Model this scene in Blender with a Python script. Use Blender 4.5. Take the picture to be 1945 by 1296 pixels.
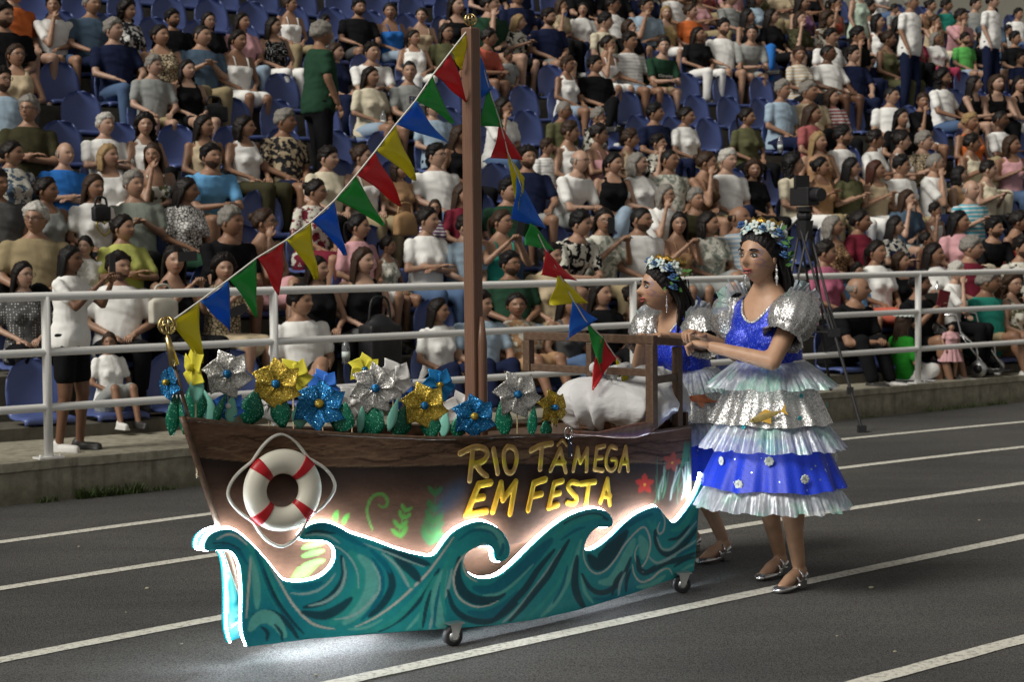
import bpy, bmesh, math, random
import numpy as np
from mathutils import Vector, Matrix, Euler, noise as mnoise
from mathutils.geometry import delaunay_2d_cdt

random.seed(7); rng = np.random.default_rng(7)
scene = bpy.context.scene
for o in list(bpy.data.objects): bpy.data.objects.remove(o)
col = scene.collection

# ------------------------------------------------------------------ camera
FPX, PIT, ROLL, CAMH = 3500.0, math.atan(178/3500), 0.0093, 1.6
_r0 = np.array([1, 0, 0.]); D0 = np.array([0, math.cos(PIT), -math.sin(PIT)]); _u0 = np.array([0, math.sin(PIT), math.cos(PIT)])
RR = math.cos(ROLL)*_r0 - math.sin(ROLL)*_u0
UU = math.sin(ROLL)*_r0 + math.cos(ROLL)*_u0
camd = bpy.data.cameras.new('camera'); cam = bpy.data.objects.new('camera', camd); col.objects.link(cam)
camd.sensor_width = 36.0; camd.lens = FPX/1945*36.0; camd.clip_end = 400; camd.clip_start = 0.1
M = Matrix.Identity(4)
for i in range(3):
    M[i][0] = RR[i]; M[i][1] = UU[i]; M[i][2] = -D0[i]
M[2][3] = CAMH
cam.matrix_world = M
camd.dof.use_dof = True; camd.dof.focus_distance = 7.95; camd.dof.aperture_fstop = 5.6
scene.camera = cam

# ------------------------------------------------------------------ light
SUN_TO = Vector((-0.60, -0.46, 0.66)).normalized()      # towards the floodlight mast behind the photographer
world = bpy.data.worlds.new('World'); scene.world = world; world.use_nodes = True
wn = world.node_tree; wn.nodes.clear()
sky = wn.nodes.new('ShaderNodeTexSky'); sky.sky_type = 'NISHITA'; sky.sun_disc = False
sky.sun_elevation = math.asin(SUN_TO.z); sky.sun_rotation = math.atan2(SUN_TO.x, SUN_TO.y)
hsv = wn.nodes.new('ShaderNodeHueSaturation'); hsv.inputs['Saturation'].default_value = 0.0
tint = wn.nodes.new('ShaderNodeMix'); tint.data_type = 'RGBA'; tint.blend_type = 'MULTIPLY'
tint.inputs[0].default_value = 1.0; tint.inputs[7].default_value = (1.0, 0.965, 0.90, 1)
bg = wn.nodes.new('ShaderNodeBackground'); bg.inputs[1].default_value = 0.050
wo = wn.nodes.new('ShaderNodeOutputWorld')
wn.links.new(sky.outputs[0], hsv.inputs['Color']); wn.links.new(hsv.outputs[0], tint.inputs[6])
wn.links.new(tint.outputs[2], bg.inputs[0]); wn.links.new(bg.outputs[0], wo.inputs[0])
sd = bpy.data.lights.new('floodlight', 'SUN'); sd.energy = 2.6; sd.angle = math.radians(24); sd.color = (1.0, 0.965, 0.89)
so = bpy.data.objects.new('floodlight', sd); col.objects.link(so)
so.rotation_euler = SUN_TO.to_track_quat('Z', 'Y').to_euler(); so.location = (-14, -10, 16)
scene.view_settings.view_transform = 'Standard'; scene.view_settings.look = 'None'
scene.view_settings.exposure = 0.2; scene.view_settings.gamma = 1.0

cy = scene.cycles; cy.max_bounces = 5; cy.diffuse_bounces = 2; cy.glossy_bounces = 3; cy.transmission_bounces = 4; cy.transparent_max_bounces = 8; cy.caustics_reflective = False; cy.caustics_refractive = False; cy.use_denoising = True

# ------------------------------------------------------------------ photo-to-place helpers
CAMP = np.array([0, 0, CAMH])
def ray(u, v): return D0 + (u-972.5)/FPX*RR + (648-v)/FPX*UU
def gnd(u, v, h=0.0):
    q = ray(u, v); return CAMP + q*((h-CAMH)/q[2])
def proj(P):
    P = np.asarray(P, float) - CAMP; z = P@D0
    return 972.5 + FPX*(P@RR)/z, 648 - FPX*(P@UU)/z
def aty(u, v, Y):
    q = ray(u, v); return CAMP + q*(Y/q[1])
# stand frame: E runs along the kerb (to the right and away), T runs back into the stand
TH = 0.878; KD = -10.9265
EV = np.array([math.sin(TH), math.cos(TH), 0]); NV = np.array([math.cos(TH), -math.sin(TH), 0])
def st(E, T, z=0.0): return E*EV + (KD-T)*NV + np.array([0, 0, z])
def on_t(u, v, T):
    q = ray(u, v); k = (KD-T)/(NV@q); P = CAMP + q*k
    return float(P@EV), float(P[2])
# the seat rows stand slightly skew to the kerb
SK = .09; EV2 = np.array([math.sin(TH+SK), math.cos(TH+SK), 0]); NV2 = np.array([math.cos(TH+SK), -math.sin(TH+SK), 0])
_piv = 9*EV+KD*NV
def sst(E, T, z=0.0): return _piv+(E-9)*EV2-T*NV2+np.array([0, 0, z])
def on_s(u, v, T):
    q = ray(u, v); k = (NV2@_piv-T)/(NV2@q); P = CAMP + q*k
    return float((P-_piv)@EV2)+9, float(P[2])

# ------------------------------------------------------------------ mesh building
class MB:
    def __init__(s): s.v = []; s.f = []; s.m = []
    def add(s, V, F, m=0):
        b = len(s.v); s.v.extend([tuple(map(float, p)) for p in V])
        s.f.extend([tuple(i+b for i in f) for f in F]); s.m.extend([m]*len(F)); return b
    def rings(s, R, cap=True, closed=True, m=0):
        n = len(R[0]); V = [p for r in R for p in r]; F = []
        for i in range(len(R)-1):
            for j in range(n if closed else n-1):
                k = (j+1) % n; F.append((i*n+j, i*n+k, (i+1)*n+k, (i+1)*n+j))
        if cap and closed:
            F.append(tuple(range(n))[::-1]); F.append(tuple((len(R)-1)*n+j for j in range(n)))
        s.add(V, F, m)
    def tube(s, P, r, seg=8, m=0, closed=False, flat=1.0):
        P = [np.asarray(p, float) for p in P]; n = len(P); rr = r if hasattr(r, '__len__') else [r]*n
        R = []; up = None
        for i in range(n):
            if closed: t = P[(i+1) % n]-P[i-1]
            else: t = P[min(i+1, n-1)]-P[max(i-1, 0)]
            t = t/(np.linalg.norm(t)+1e-12)
            if up is None:
                up = np.array([0, 0, 1.]) if abs(t[2]) < .9 else np.array([1., 0, 0])
            a = np.cross(t, up); a /= np.linalg.norm(a)+1e-12; b = np.cross(a, t); up = b
            R.append([P[i] + rr[i]*(math.cos(2*math.pi*j/seg)*a + flat*math.sin(2*math.pi*j/seg)*b) for j in range(seg)])
        if closed: R.append(R[0])
        s.rings(R, cap=not closed, m=m)
    def cap(s, a, b, ra, rb, seg=10, m=0):
        a = np.asarray(a, float); b = np.asarray(b, float); t = b-a; L = np.linalg.norm(t); t = t/(L+1e-12)
        P = []; r = []
        for k in range(4):
            an = math.pi/2*(1-k/3.5); P.append(a - t*ra*math.sin(an)); r.append(ra*max(math.cos(an), .04))
        for k in range(4):
            an = math.pi/2*((k+.5)/3.5); P.append(b + t*rb*math.sin(an)); r.append(rb*max(math.cos(an), .04))
        s.tube(P, r, seg, m)
    def ell(s, c, r, seg=14, rot=None, m=0, lat=8):
        c = np.asarray(c, float); R = []
        for i in range(lat+1):
            a = math.pi*(i+.02*(i == 0)-.02*(i == lat))/lat
            ring = []
            for j in range(seg):
                b = 2*math.pi*j/seg
                p = np.array([r[0]*math.sin(a)*math.cos(b), r[1]*math.sin(a)*math.sin(b), r[2]*math.cos(a)])
                if rot is not None: p = rot@p
                ring.append(c+p)
            R.append(ring)
        s.rings(R, m=m)
    def box(s, c, d, rot=None, m=0, bev=0.0):
        c = np.asarray(c, float); V = []
        for sx in (-1, 1):
            for sy in (-1, 1):
                for sz in (-1, 1):
                    p = np.array([sx*d[0]/2, sy*d[1]/2, sz*d[2]/2])
                    V.append(c + (rot@p if rot is not None else p))
        s.add(V, [(0, 1, 3, 2), (4, 6, 7, 5), (0, 4, 5, 1), (2, 3, 7, 6), (0, 2, 6, 4), (1, 5, 7, 3)], m)
    def beam(s, a, b, w, h, up=(0, 0, 1), m=0):
        a = np.asarray(a, float); b = np.asarray(b, float); t = b-a; t /= np.linalg.norm(t)
        up = np.asarray(up, float); x = np.cross(t, up); x /= np.linalg.norm(x); y = np.cross(x, t)
        R = [[p + sx*w/2*x + sy*h/2*y for sx, sy in ((-1, -1), (1, -1), (1, 1), (-1, 1))] for p in (a, b)]
        s.rings(R, m=m)
    def mesh(s, name, mats=(), smooth=True):
        me = bpy.data.meshes.new(name); me.from_pydata(s.v, [], s.f)
        for m in mats: me.materials.append(m)
        if len(mats) > 1: me.polygons.foreach_set('material_index', s.m)
        if smooth: me.polygons.foreach_set('use_smooth', [True]*len(me.polygons))
        bm = bmesh.new(); bm.from_mesh(me); bmesh.ops.recalc_face_normals(bm, faces=bm.faces); bm.to_mesh(me); bm.free()
        return me
def link(name, me, parent=None, loc=None, color=None):
    o = bpy.data.objects.new(name, me); col.objects.link(o)
    if parent is not None: o.parent = parent
    if loc is not None: o.location = loc
    if color is not None: o.color = (*color[:3], 1)
    return o
def build(mb, name, mats, parent=None, origin=None, smooth=True, color=None, bevel=0.0, loc=None):
    if not isinstance(mats, (list, tuple)): mats = [mats]
    if origin is not None:
        ox = np.asarray(origin, float); mb.v = [tuple(np.asarray(p)-ox) for p in mb.v]
    o = link(name, mb.mesh(name, mats, smooth), parent, loc, color)
    if bevel > 0:
        b = o.modifiers.new('bevel', 'BEVEL'); b.width = bevel; b.segments = 2; b.limit_method = 'ANGLE'
    return o
def tag(o, label=None, cat=None, group=None, kind=None):
    if label: o['label'] = label
    if cat: o['category'] = cat
    if group: o['group'] = group
    if kind: o['kind'] = kind
    return o
def thing(name, label, cat, loc=(0, 0, 0), rz=0.0, group=None):
    o = bpy.data.objects.new(name, None); col.objects.link(o); o.location = tuple(map(float, loc)); o.rotation_euler = (0, 0, rz)
    o.empty_display_size = .1
    return tag(o, label, cat, group)
TMPS = bpy.data.scenes.new('workshop')
def evaluated_mesh(o):
    with bpy.context.temp_override(scene=TMPS, view_layer=TMPS.view_layers[0]):
        dg = bpy.context.evaluated_depsgraph_get(); return bpy.data.meshes.new_from_object(o.evaluated_get(dg))
def remesh(mb, voxel, smooth=3, name='m', factor=.5):
    me = mb.mesh('tmp_' + name); o = bpy.data.objects.new('tmp', me); TMPS.collection.objects.link(o)
    r = o.modifiers.new('r', 'REMESH'); r.mode = 'VOXEL'; r.voxel_size = voxel; r.use_smooth_shade = True
    if smooth:
        s_ = o.modifiers.new('s', 'SMOOTH'); s_.factor = factor; s_.iterations = smooth
    out = evaluated_mesh(o); out.name = name
    bpy.data.objects.remove(o); bpy.data.meshes.remove(me)
    out.polygons.foreach_set('use_smooth', [True]*len(out.polygons))
    return out
def mverts(me):
    a = np.empty(len(me.vertices)*3, np.float32); me.vertices.foreach_get('co', a); return a.reshape(-1, 3).astype(float)
def setverts(me, a):
    me.vertices.foreach_set('co', np.asarray(a, np.float32).ravel()); me.update()
def setcol(me, C, name='paint'):
    at = me.color_attributes.new(name, 'FLOAT_COLOR', 'POINT')
    C = np.asarray(C, np.float32); C4 = np.ones((len(C), 4), np.float32); C4[:, :3] = C[:, :3]
    at.data.foreach_set('color', C4.ravel())
def catmull(P, n=8, closed=False):
    P = [np.asarray(p, float) for p in P]; N = len(P); out = []
    rngk = range(N if closed else N-1)
    for i in rngk:
        if closed: a, b, c, d = P[i-1], P[i], P[(i+1) % N], P[(i+2) % N]
        else: a, b, c, d = P[max(i-1, 0)], P[i], P[i+1], P[min(i+2, N-1)]
        for k in range(n):
            t = k/n
            out.append(.5*((2*b)+(c-a)*t+(2*a-5*b+4*c-d)*t*t+(3*b-a-3*c+d)*t**3))
    if not closed: out.append(P[-1])
    return np.array(out)
def rotz(a): c, s_ = math.cos(a), math.sin(a); return np.array([[c, -s_, 0], [s_, c, 0], [0, 0, 1.]])
def rotx(a): c, s_ = math.cos(a), math.sin(a); return np.array([[1, 0, 0], [0, c, -s_], [0, s_, c]])
def roty(a): c, s_ = math.cos(a), math.sin(a); return np.array([[c, 0, s_], [0, 1, 0], [-s_, 0, c]])

# ------------------------------------------------------------------ materials
MATS = {}
class NT:
    """small node-graph helper"""
    def __init__(s, name):
        s.mat = bpy.data.materials.new(name); s.mat.use_nodes = True; s.t = s.mat.node_tree
        s.b = s.t.nodes['Principled BSDF']; MATS[name] = s.mat
    def n(s, typ, **kw):
        nd = s.t.nodes.new('ShaderNode'+typ)
        for k, v in kw.items():
            if hasattr(nd, k): setattr(nd, k, v)
        return nd
    def l(s, a, b): s.t.links.new(a, b)
    def coord(s, kind='Object', scale=None):
        tc = s.n('TexCoord'); o = tc.outputs[kind]
        if scale is not None:
            mp = s.n('Mapping'); mp.inputs['Scale'].default_value = scale if hasattr(scale, '__len__') else (scale,)*3
            s.l(o, mp.inputs[0]); o = mp.outputs[0]
        return o
    def noise(s, vec, scale, detail=3, rough=.55):
        nd = s.n('TexNoise'); nd.inputs['Scale'].default_value = scale; nd.inputs['Detail'].default_value = detail
        nd.inputs['Roughness'].default_value = rough; s.l(vec, nd.inputs['Vector']); return nd.outputs['Fac']
    def vor(s, vec, scale, feature='F1', out='Distance', rand=1.0):
        nd = s.n('TexVoronoi'); nd.feature = feature; nd.inputs['Scale'].default_value = scale
        nd.inputs['Randomness'].default_value = rand
        s.l(vec, nd.inputs['Vector']); return nd.outputs[out]
    def ramp(s, fac, stops, interp='LINEAR'):
        nd = s.n('ValToRGB'); cr = nd.color_ramp; cr.interpolation = interp
        while len(cr.elements) < len(stops): cr.elements.new(.5)
        for e, (p, c) in zip(cr.elements, stops):
            e.position = p; e.color = (*c, 1) if hasattr(c, '__len__') else (c, c, c, 1)
        s.l(fac, nd.inputs[0]); return nd.outputs[0]
    def mix(s, fac, a, b, blend='MIX'):
        nd = s.n('Mix'); nd.data_type = 'RGBA'; nd.blend_type = blend
        for si, val in ((0, fac), (6, a), (7, b)):
            sock = nd.inputs[si]
            if isinstance(val, (int, float)): sock.default_value = val if si == 0 else (val,)*3+(1,)
            elif isinstance(val, tuple): sock.default_value = (*val, 1) if len(val) == 3 else val
            else: s.l(val, sock)
        return nd.outputs[2]
    def math(s, op, a, b=0.0):
        nd = s.n('Math'); nd.operation = op
        for sock, val in ((nd.inputs[0], a), (nd.inputs[1], b)):
            if isinstance(val, (int, float)): sock.default_value = val
            else: s.l(val, sock)
        return nd.outputs[0]
    def bump(s, h, strength=.3, dist=.01):
        nd = s.n('Bump'); nd.inputs['Strength'].default_value = strength; nd.inputs['Distance'].default_value = dist
        s.l(h, nd.inputs['Height']); s.l(nd.outputs[0], s.b.inputs['Normal'])
    def set(s, color=None, rough=None, metal=None, spec=None, **kw):
        for key, val in (('Base Color', color), ('Roughness', rough), ('Metallic', metal), ('Specular IOR Level', spec), *kw.items()):
            if val is None: continue
            sock = s.b.inputs[key]
            if isinstance(val, tuple): sock.default_value = (*val, 1) if len(val) == 3 else val
            elif isinstance(val, (int, float)): sock.default_value = val
            else: s.l(val, sock)
        return s.mat
def simple(name, color, rough=.5, metal=0.0, var=.12, scale=30, bump=.0, spec=.4):
    t = NT(name); c = t.coord('Object')
    nz = t.noise(c, scale, 4)
    cc = t.mix(nz, tuple(max(0, x*(1-var)) for x in color), tuple(min(1, x*(1+var)) for x in color))
    t.set(cc, rough, metal, spec)
    if bump: t.bump(t.noise(c, scale*3, 3), bump, .004)
    return t.mat

def mat_asphalt():
    t = NT('asphalt'); c = t.coord('Object')
    ag = t.vor(c, 150); big = t.noise(c, .55, 2); fine = t.noise(c, 420, 1)
    a = t.ramp(ag, [(0, (.17, .167, .162)), (.35, (.107, .105, .102)), (.75, (.047, .046, .045))])
    d = t.mix(1.0, a, t.ramp(fine, [(.3, .55), (.72, 1.55)]), 'MULTIPLY')
    e = t.mix(1.0, d, t.ramp(big, [(.3, (.74, .73, .72)), (.7, (1.22, 1.20, 1.16))]), 'MULTIPLY')
    e = t.mix(1.0, e, t.ramp(t.noise(t.coord('Object', (.5, 3.0, 1)), 1.3, 3, .6), [(.35, .86), (.65, 1.08)]), 'MULTIPLY')
    grit = t.ramp(t.vor(c, 34, out='Distance'), [(0, 1), (.05, 0.0)])
    e2 = t.mix(t.math('MULTIPLY', grit, .5), e, (.34, .32, .27))
    t.set(e2, t.ramp(ag, [(0, .62), (1, .9)]), 0, .35)
    t.bump(t.math('ADD', t.math('MULTIPLY', ag, -1.0), t.math('MULTIPLY', fine, .5)), .75, .006)
    return t.mat
def mat_line():
    t = NT('lane_paint'); c = t.coord('Object')
    w = t.noise(c, 42, 5, .7); big = t.noise(c, 1.7, 3)
    base = t.mix(big, (.60, .58, .50), (.72, .70, .62))
    worn = t.ramp(w, [(.36, 1), (.50, 0)])
    t.set(t.mix(t.math('MULTIPLY', worn, .75), base, (.16, .15, .13)), .75, 0, .3)
    t.bump(t.math('ADD', t.vor(c, 150), t.noise(c, 300, 2)), .5, .004)
    return t.mat
def mat_concrete(name, a, b, stain=(.06, .05, .035), moss=0.0):
    t = NT(name); c = t.coord('Object')
    n1 = t.noise(c, 1.3, 6, .65); n2 = t.noise(c, 14, 5, .7); n3 = t.noise(c, 120, 2)
    x = t.mix(n1, a, b); x = t.mix(t.ramp(n2, [(.35, .0), (.75, .55)]), x, stain)
    sp = t.ramp(t.vor(c, 26), [(0, 1), (.09, 0)])
    x = t.mix(t.math('MULTIPLY', sp, .7), x, (.03, .028, .022))
    st_ = t.noise(t.coord('Object', (5, 5, .5)), 2.2, 4, .6)
    x = t.mix(t.ramp(st_, [(.5, 0), (.75, .55)]), x, (.05, .043, .03))
    if moss:
        sep = t.n('SeparateXYZ'); t.l(c, sep.inputs[0])
        lo = t.math('SUBTRACT', t.math('MULTIPLY', t.noise(c, 3.0, 5, .7), .30), sep.outputs[2])
        x = t.mix(t.ramp(lo, [(.02, 0), (.12, moss)]), x, (.055, .062, .02))
    t.set(x, .9, 0, .2); t.bump(t.math('ADD', n2, t.math('MULTIPLY', n3, .4)), .5, .012)
    return t.mat
def mat_wood(name, a, b, rough=.5, axis=(2, 2, 14), bump=.3):
    t = NT(name); c = t.coord('Object', axis)
    n = t.noise(c, 5, 6, .65); w = t.n('TexWave'); w.wave_type = 'BANDS'; w.inputs['Scale'].default_value = 3; w.inputs['Distortion'].default_value = 7
    w.inputs['Detail'].default_value = 3; t.l(c, w.inputs[0])
    x = t.mix(t.math('MULTIPLY', n, w.outputs['Fac']), a, b)
    t.set(x, rough, 0, .4); t.bump(n, bump, .004); return t.mat
def mat_paint(name, rough=.5, bump=.12, bscale=60, spec=.4, coat=0.0):
    t = NT(name); a = t.n('VertexColor'); a.layer_name = 'paint'; c = t.coord('Object')
    x = t.mix(1.0, a.outputs[0], t.ramp(t.noise(c, 30, 5, .7), [(.25, .84), (.75, 1.12)]), 'MULTIPLY')
    t.set(x, rough, 0, spec, **({'Coat Weight': coat} if coat else {})); t.bump(t.noise(c, bscale, 4, .6), bump, .004); return t.mat
def mat_skin():
    t = NT('skin'); oi = t.n('ObjectInfo'); a = t.n('VertexColor'); a.layer_name = 'paint'; c = t.coord('Object')
    x = t.mix(1.0, oi.outputs['Color'], a.outputs[0], 'MULTIPLY')
    x = t.mix(1.0, x, t.ramp(t.noise(c, 22, 4), [(.3, (.90, .86, .84)), (.7, (1.06, 1.06, 1.06))]), 'MULTIPLY')
    t.set(x, .48, 0, .4, **{'Subsurface Weight': .0}); t.bump(t.noise(c, 160, 2), .08, .002); return t.mat
def mat_cloth(kind):
    t = NT('cloth_'+kind); oi = t.n('ObjectInfo'); c0 = t.coord('Object')
    off = t.n('VectorMath'); off.operation = 'ADD'; t.l(c0, off.inputs[0])
    sc = t.n('VectorMath'); sc.operation = 'SCALE'; cx = t.n('CombineXYZ')
    t.l(oi.outputs['Random'], cx.inputs[0]); t.l(oi.outputs['Random'], cx.inputs[1]); t.l(oi.outputs['Random'], cx.inputs[2])
    t.l(cx.outputs[0], sc.inputs[0]); sc.inputs['Scale'].default_value = 37.0; t.l(sc.outputs[0], off.inputs[1]); c = off.outputs[0]
    base = oi.outputs['Color']
    if kind == 'plain': x = base
    if kind == 'floral':
        m = t.ramp(t.noise(c, 16, 3, .6), [(.47, 0), (.5, 1)]); x = t.mix(m, base, (.62, .60, .52))
    if kind == 'dark_floral':
        m = t.ramp(t.noise(c, 18, 3, .6), [(.47, 0), (.5, 1)]); x = t.mix(m, base, (.03, .03, .035))
    if kind == 'leopard':
        m = t.ramp(t.vor(c, 30, 'DISTANCE_TO_EDGE'), [(.06, 1), (.11, 0)]); x = t.mix(m, base, (.02, .018, .015))
    if kind == 'stripes':
        w = t.n('TexWave'); w.bands_direction = 'Z'; w.inputs['Scale'].default_value = 7; w.inputs['Distortion'].default_value = .4; t.l(c0, w.inputs[0])
        x = t.mix(t.ramp(w.outputs['Fac'], [(.62, 0), (.7, 1)]), base, (.6, .6, .58))
    if kind == 'dots':
        m = t.ramp(t.vor(c, 45, rand=.2), [(.22, 1), (.3, 0)]); x = t.mix(m, base, (.6, .6, .58))
    x = t.mix(1.0, x, t.ramp(t.noise(c, 5, 4, .6), [(.3, .95), (.7, 1.03)]), 'MULTIPLY')
    t.set(x, .9, 0, .07)
    t.bump(t.math('ADD', t.noise(t.coord('Object', (9, 9, 4)), 1.3, 2, .4), t.math('MULTIPLY', t.noise(c, 260, 1), .03)), .45, .03)
    return t.mat
def mat_hair():
    t = NT('hair'); oi = t.n('ObjectInfo'); c = t.coord('Object', (70, 70, 7))
    n = t.noise(c, 2.2, 3, .6)
    x = t.mix(1.0, oi.outputs['Color'], t.ramp(n, [(.3, .6), (.75, 1.4)]), 'MULTIPLY')
    t.set(x, .5, 0, .22); t.bump(n, .45, .008); return t.mat
def mat_glitter(name, color, dark, amount=.9, scale=420, metal=.75):
    t = NT(name); c = t.coord('Object')
    v = t.n('TexVoronoi'); v.inputs['Scale'].default_value = scale; t.l(c, v.inputs['Vector'])
    sep = t.n('SeparateColor'); t.l(v.outputs['Color'], sep.inputs[0])
    x = t.mix(sep.outputs[0], dark, color); x = t.mix(t.ramp(sep.outputs[1], [(.93, 0), (.97, 1)]), x, tuple(min(1, q*2+.25) for q in color))
    t.set(x, t.ramp(sep.outputs[2], [(0, .22), (1, .5)]), metal, .5)
    sub = t.n('VectorMath'); sub.operation = 'SUBTRACT'; t.l(v.outputs['Color'], sub.inputs[0]); sub.inputs[1].default_value = (.5, .5, .5)
    scl = t.n('VectorMath'); scl.operation = 'SCALE'; scl.inputs['Scale'].default_value = amount; t.l(sub.outputs[0], scl.inputs[0])
    g = t.n('NewGeometry'); ad = t.n('VectorMath'); ad.operation = 'ADD'; t.l(g.outputs['Normal'], ad.inputs[0]); t.l(scl.outputs[0], ad.inputs[1])
    nm = t.n('VectorMath'); nm.operation = 'NORMALIZE'; t.l(ad.outputs[0], nm.inputs[0]); t.l(nm.outputs[0], t.b.inputs['Normal'])
    return t.mat
def mat_seat():
    t = NT('seat_plastic'); c = t.coord('Object'); oi = t.n('ObjectInfo')
    x = t.mix(oi.outputs['Random'], (.060, .088, .23), (.080, .115, .30))
    x = t.mix(t.ramp(t.noise(c, 9, 5, .7), [(.4, 0), (.8, .35)]), x, (.14, .15, .22))
    t.set(x, .38, 0, .4); t.bump(t.noise(c, 80, 3), .1, .003); return t.mat
def mat_emit(name, color, strength):
    t = NT(name); t.set((.8, .8, .8), .4); t.b.inputs['Emission Color'].default_value = (*color, 1); t.b.inputs['Emission Strength'].default_value = strength
    return t.mat
SKIN = mat_skin(); HAIR = mat_hair()
CLOTH = {k: mat_cloth(k) for k in ('plain', 'floral', 'dark_floral', 'leopard', 'stripes', 'dots')}
WHITE_PIPE = simple('white_pipe_paint', (.86, .85, .82), .38, 0, .06, 20, .05)
BLACK = simple('black_plastic', (.018, .018, .02), .45); CHROME = simple('chrome', (.75, .75, .76), .16, 1.0, .05)
SEAT = mat_seat(); SHOE = simple('shoe_leather', (.03, .028, .027), .5); SHOE_W = simple('white_trainer', (.62, .61, .58), .6)
# ================================================================== setting
ASPH = mat_asphalt(); LINE = mat_line()
CONC = mat_concrete('kerb_concrete', (.46, .43, .34), (.29, .265, .20), moss=.45)
CONC2 = mat_concrete('terrace_concrete', (.16, .148, .12), (.10, .092, .075))
mb = MB(); mb.add([(-150, -60, 0), (150, -60, 0), (150, 200, 0), (-150, 200, 0)], [(0, 1, 2, 3)])
g = build(mb, 'ground', ASPH, smooth=False); tag(g, 'dark worn asphalt running track surface', 'ground', kind='structure')
LANES = [[(4.26, 1.36), (5.65, 1.22), (11.66, 1.08), (13.93, 1.24)], [(3.67, 2.68), (4.92, 2.56), (10.17, 2.34), (12.21, 2.44)],
         [(3.01, 4.14), (4.14, 4.0), (7.32, 3.75), (8.29, 3.7), (10.36, 3.73)], [(4.28, 5.3), (5.72, 5.21), (6.06, 5.2), (6.69, 5.12), (8.47, 5.05)],
         [(5.26, 6.62), (6.25, 6.58)]]
LNAMES = ['farthest lane line beside the kerb', 'second lane line out from the kerb', 'third lane line passing behind the boat wheels',
          'fourth lane line under the women shoes', 'nearest lane line in the bottom right corner']
for L, nm in zip(LANES, LNAMES):
    e = np.array([p[0] for p in L]); t_ = np.array([p[1] for p in L]); deg = 2 if len(L) > 2 else 1
    c = np.polyfit(e, t_, deg); dc = np.polyder(c); e0, e1 = e.min(), e.max()
    def tt(x):
        if x < e0: return np.polyval(c, e0)+np.polyval(dc, e0)*(x-e0)
        if x > e1: return np.polyval(c, e1)+np.polyval(dc, e1)*(x-e1)
        return np.polyval(c, x)
    mb = MB(); R = []
    for k, x in enumerate(np.arange(-6, 26, .06)):
        j0 = .006*mnoise.noise((x*9, t_[0]*7, 1)); j1 = .006*mnoise.noise((x*9, t_[0]*7, 5))
        R.append([st(x, -tt(x)-.047-j0, .004), st(x, -tt(x)+.047+j1, .004)])
    mb.rings(R, closed=False)
    o = build(mb, 'lane_line', LINE, smooth=False); tag(o, 'white painted '+nm, 'lane line', kind='structure')
# kerb wall with walkway, coping blocks
KH = .265; E0, E1 = -4.0, 34.0
kr = thing('kerb_wall', 'low stained concrete kerb wall carrying the white railing', 'wall', st(E0, 0, 0))
mb = MB(); mb.add([st(E0, 0, -.1), st(E1, 0, -.1), st(E1, 0, KH), st(E0, 0, KH), st(E0, 3.4, KH), st(E1, 3.4, KH)],
                  [(0, 1, 2, 3), (3, 2, 5, 4)])
o = build(mb, 'wall', CONC, kr, st(E0, 0, 0), smooth=False); CONC.use_backface_culling = False
# bits of ragged coping and a course joint
mb = MB(); R = []
for x in np.arange(E0, E1, .07):
    n1 = mnoise.noise((x*3.1, 0, 0))*.006+mnoise.noise((x*13, 3, 0))*.004
    R.append([st(x, .02, KH+.003), st(x, -.012+n1*.8, KH+.003+n1*.3), st(x, -.014+n1, KH-.05+n1), st(x, 0.004, KH-.066+n1)])
mb.rings(R, closed=False); build(mb, 'coping', CONC, kr, st(E0, 0, 0), smooth=False)
# weeds along the kerb foot
GRASS = simple('weed_green', (.045, .07, .015), .7, 0, .4, 40)
mb = MB()
for (u0, u1, n, h) in ((60, 100, 50, .05), (135, 265, 330, .085), (265, 330, 50, .05), (1655, 1690, 30, .04), (1780, 1900, 110, .06), (1905, 1945, 60, .06)):
    for k in range(n):
        u = random.uniform(u0, u1); a = gnd(u, 960-(u/1945)*190); E = float(a@EV); T = -random.uniform(.002, .045)
        hh = h*random.uniform(.25, 1); an = random.uniform(0, 6.3); w = .004
        p = st(E, T, 0); q = p+np.array([math.cos(an), math.sin(an), 0])*hh*.5; d = np.array([-math.sin(an), math.cos(an), 0])*w
        mb.add([p-d, p+d, (p+q)/2+d*.8+[0, 0, hh*.65], q+[0, 0, hh]], [(0, 1, 2), (0, 2, 3)])
o = build(mb, 'weeds', GRASS, smooth=False); tag(o, 'small green weeds sprouting along the kerb foot', 'weeds', kind='stuff')
# leaf litter and grit on the track
GRIT = simple('litter', (.36, .33, .24), .8, 0, .3, 50)
mb = MB()
for (u, v, r) in ((1756, 775, .02), (1655, 1119, .014), (280, 1120, .012), (150, 1040, .008), (600, 1285, .008), (1860, 990, .009), (1700, 1240, .008), (345, 1225, .007), (240, 1165, .006), (1590, 1210, .006)):
    p = gnd(u, v); mb.ell(p+[0, 0, r*.4], (r, r*.7, r*.45), 7, lat=5)
o = build(mb, 'grit', GRIT); tag(o, 'scattered pale grit and leaf litter on the asphalt', 'litter', kind='stuff')

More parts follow.
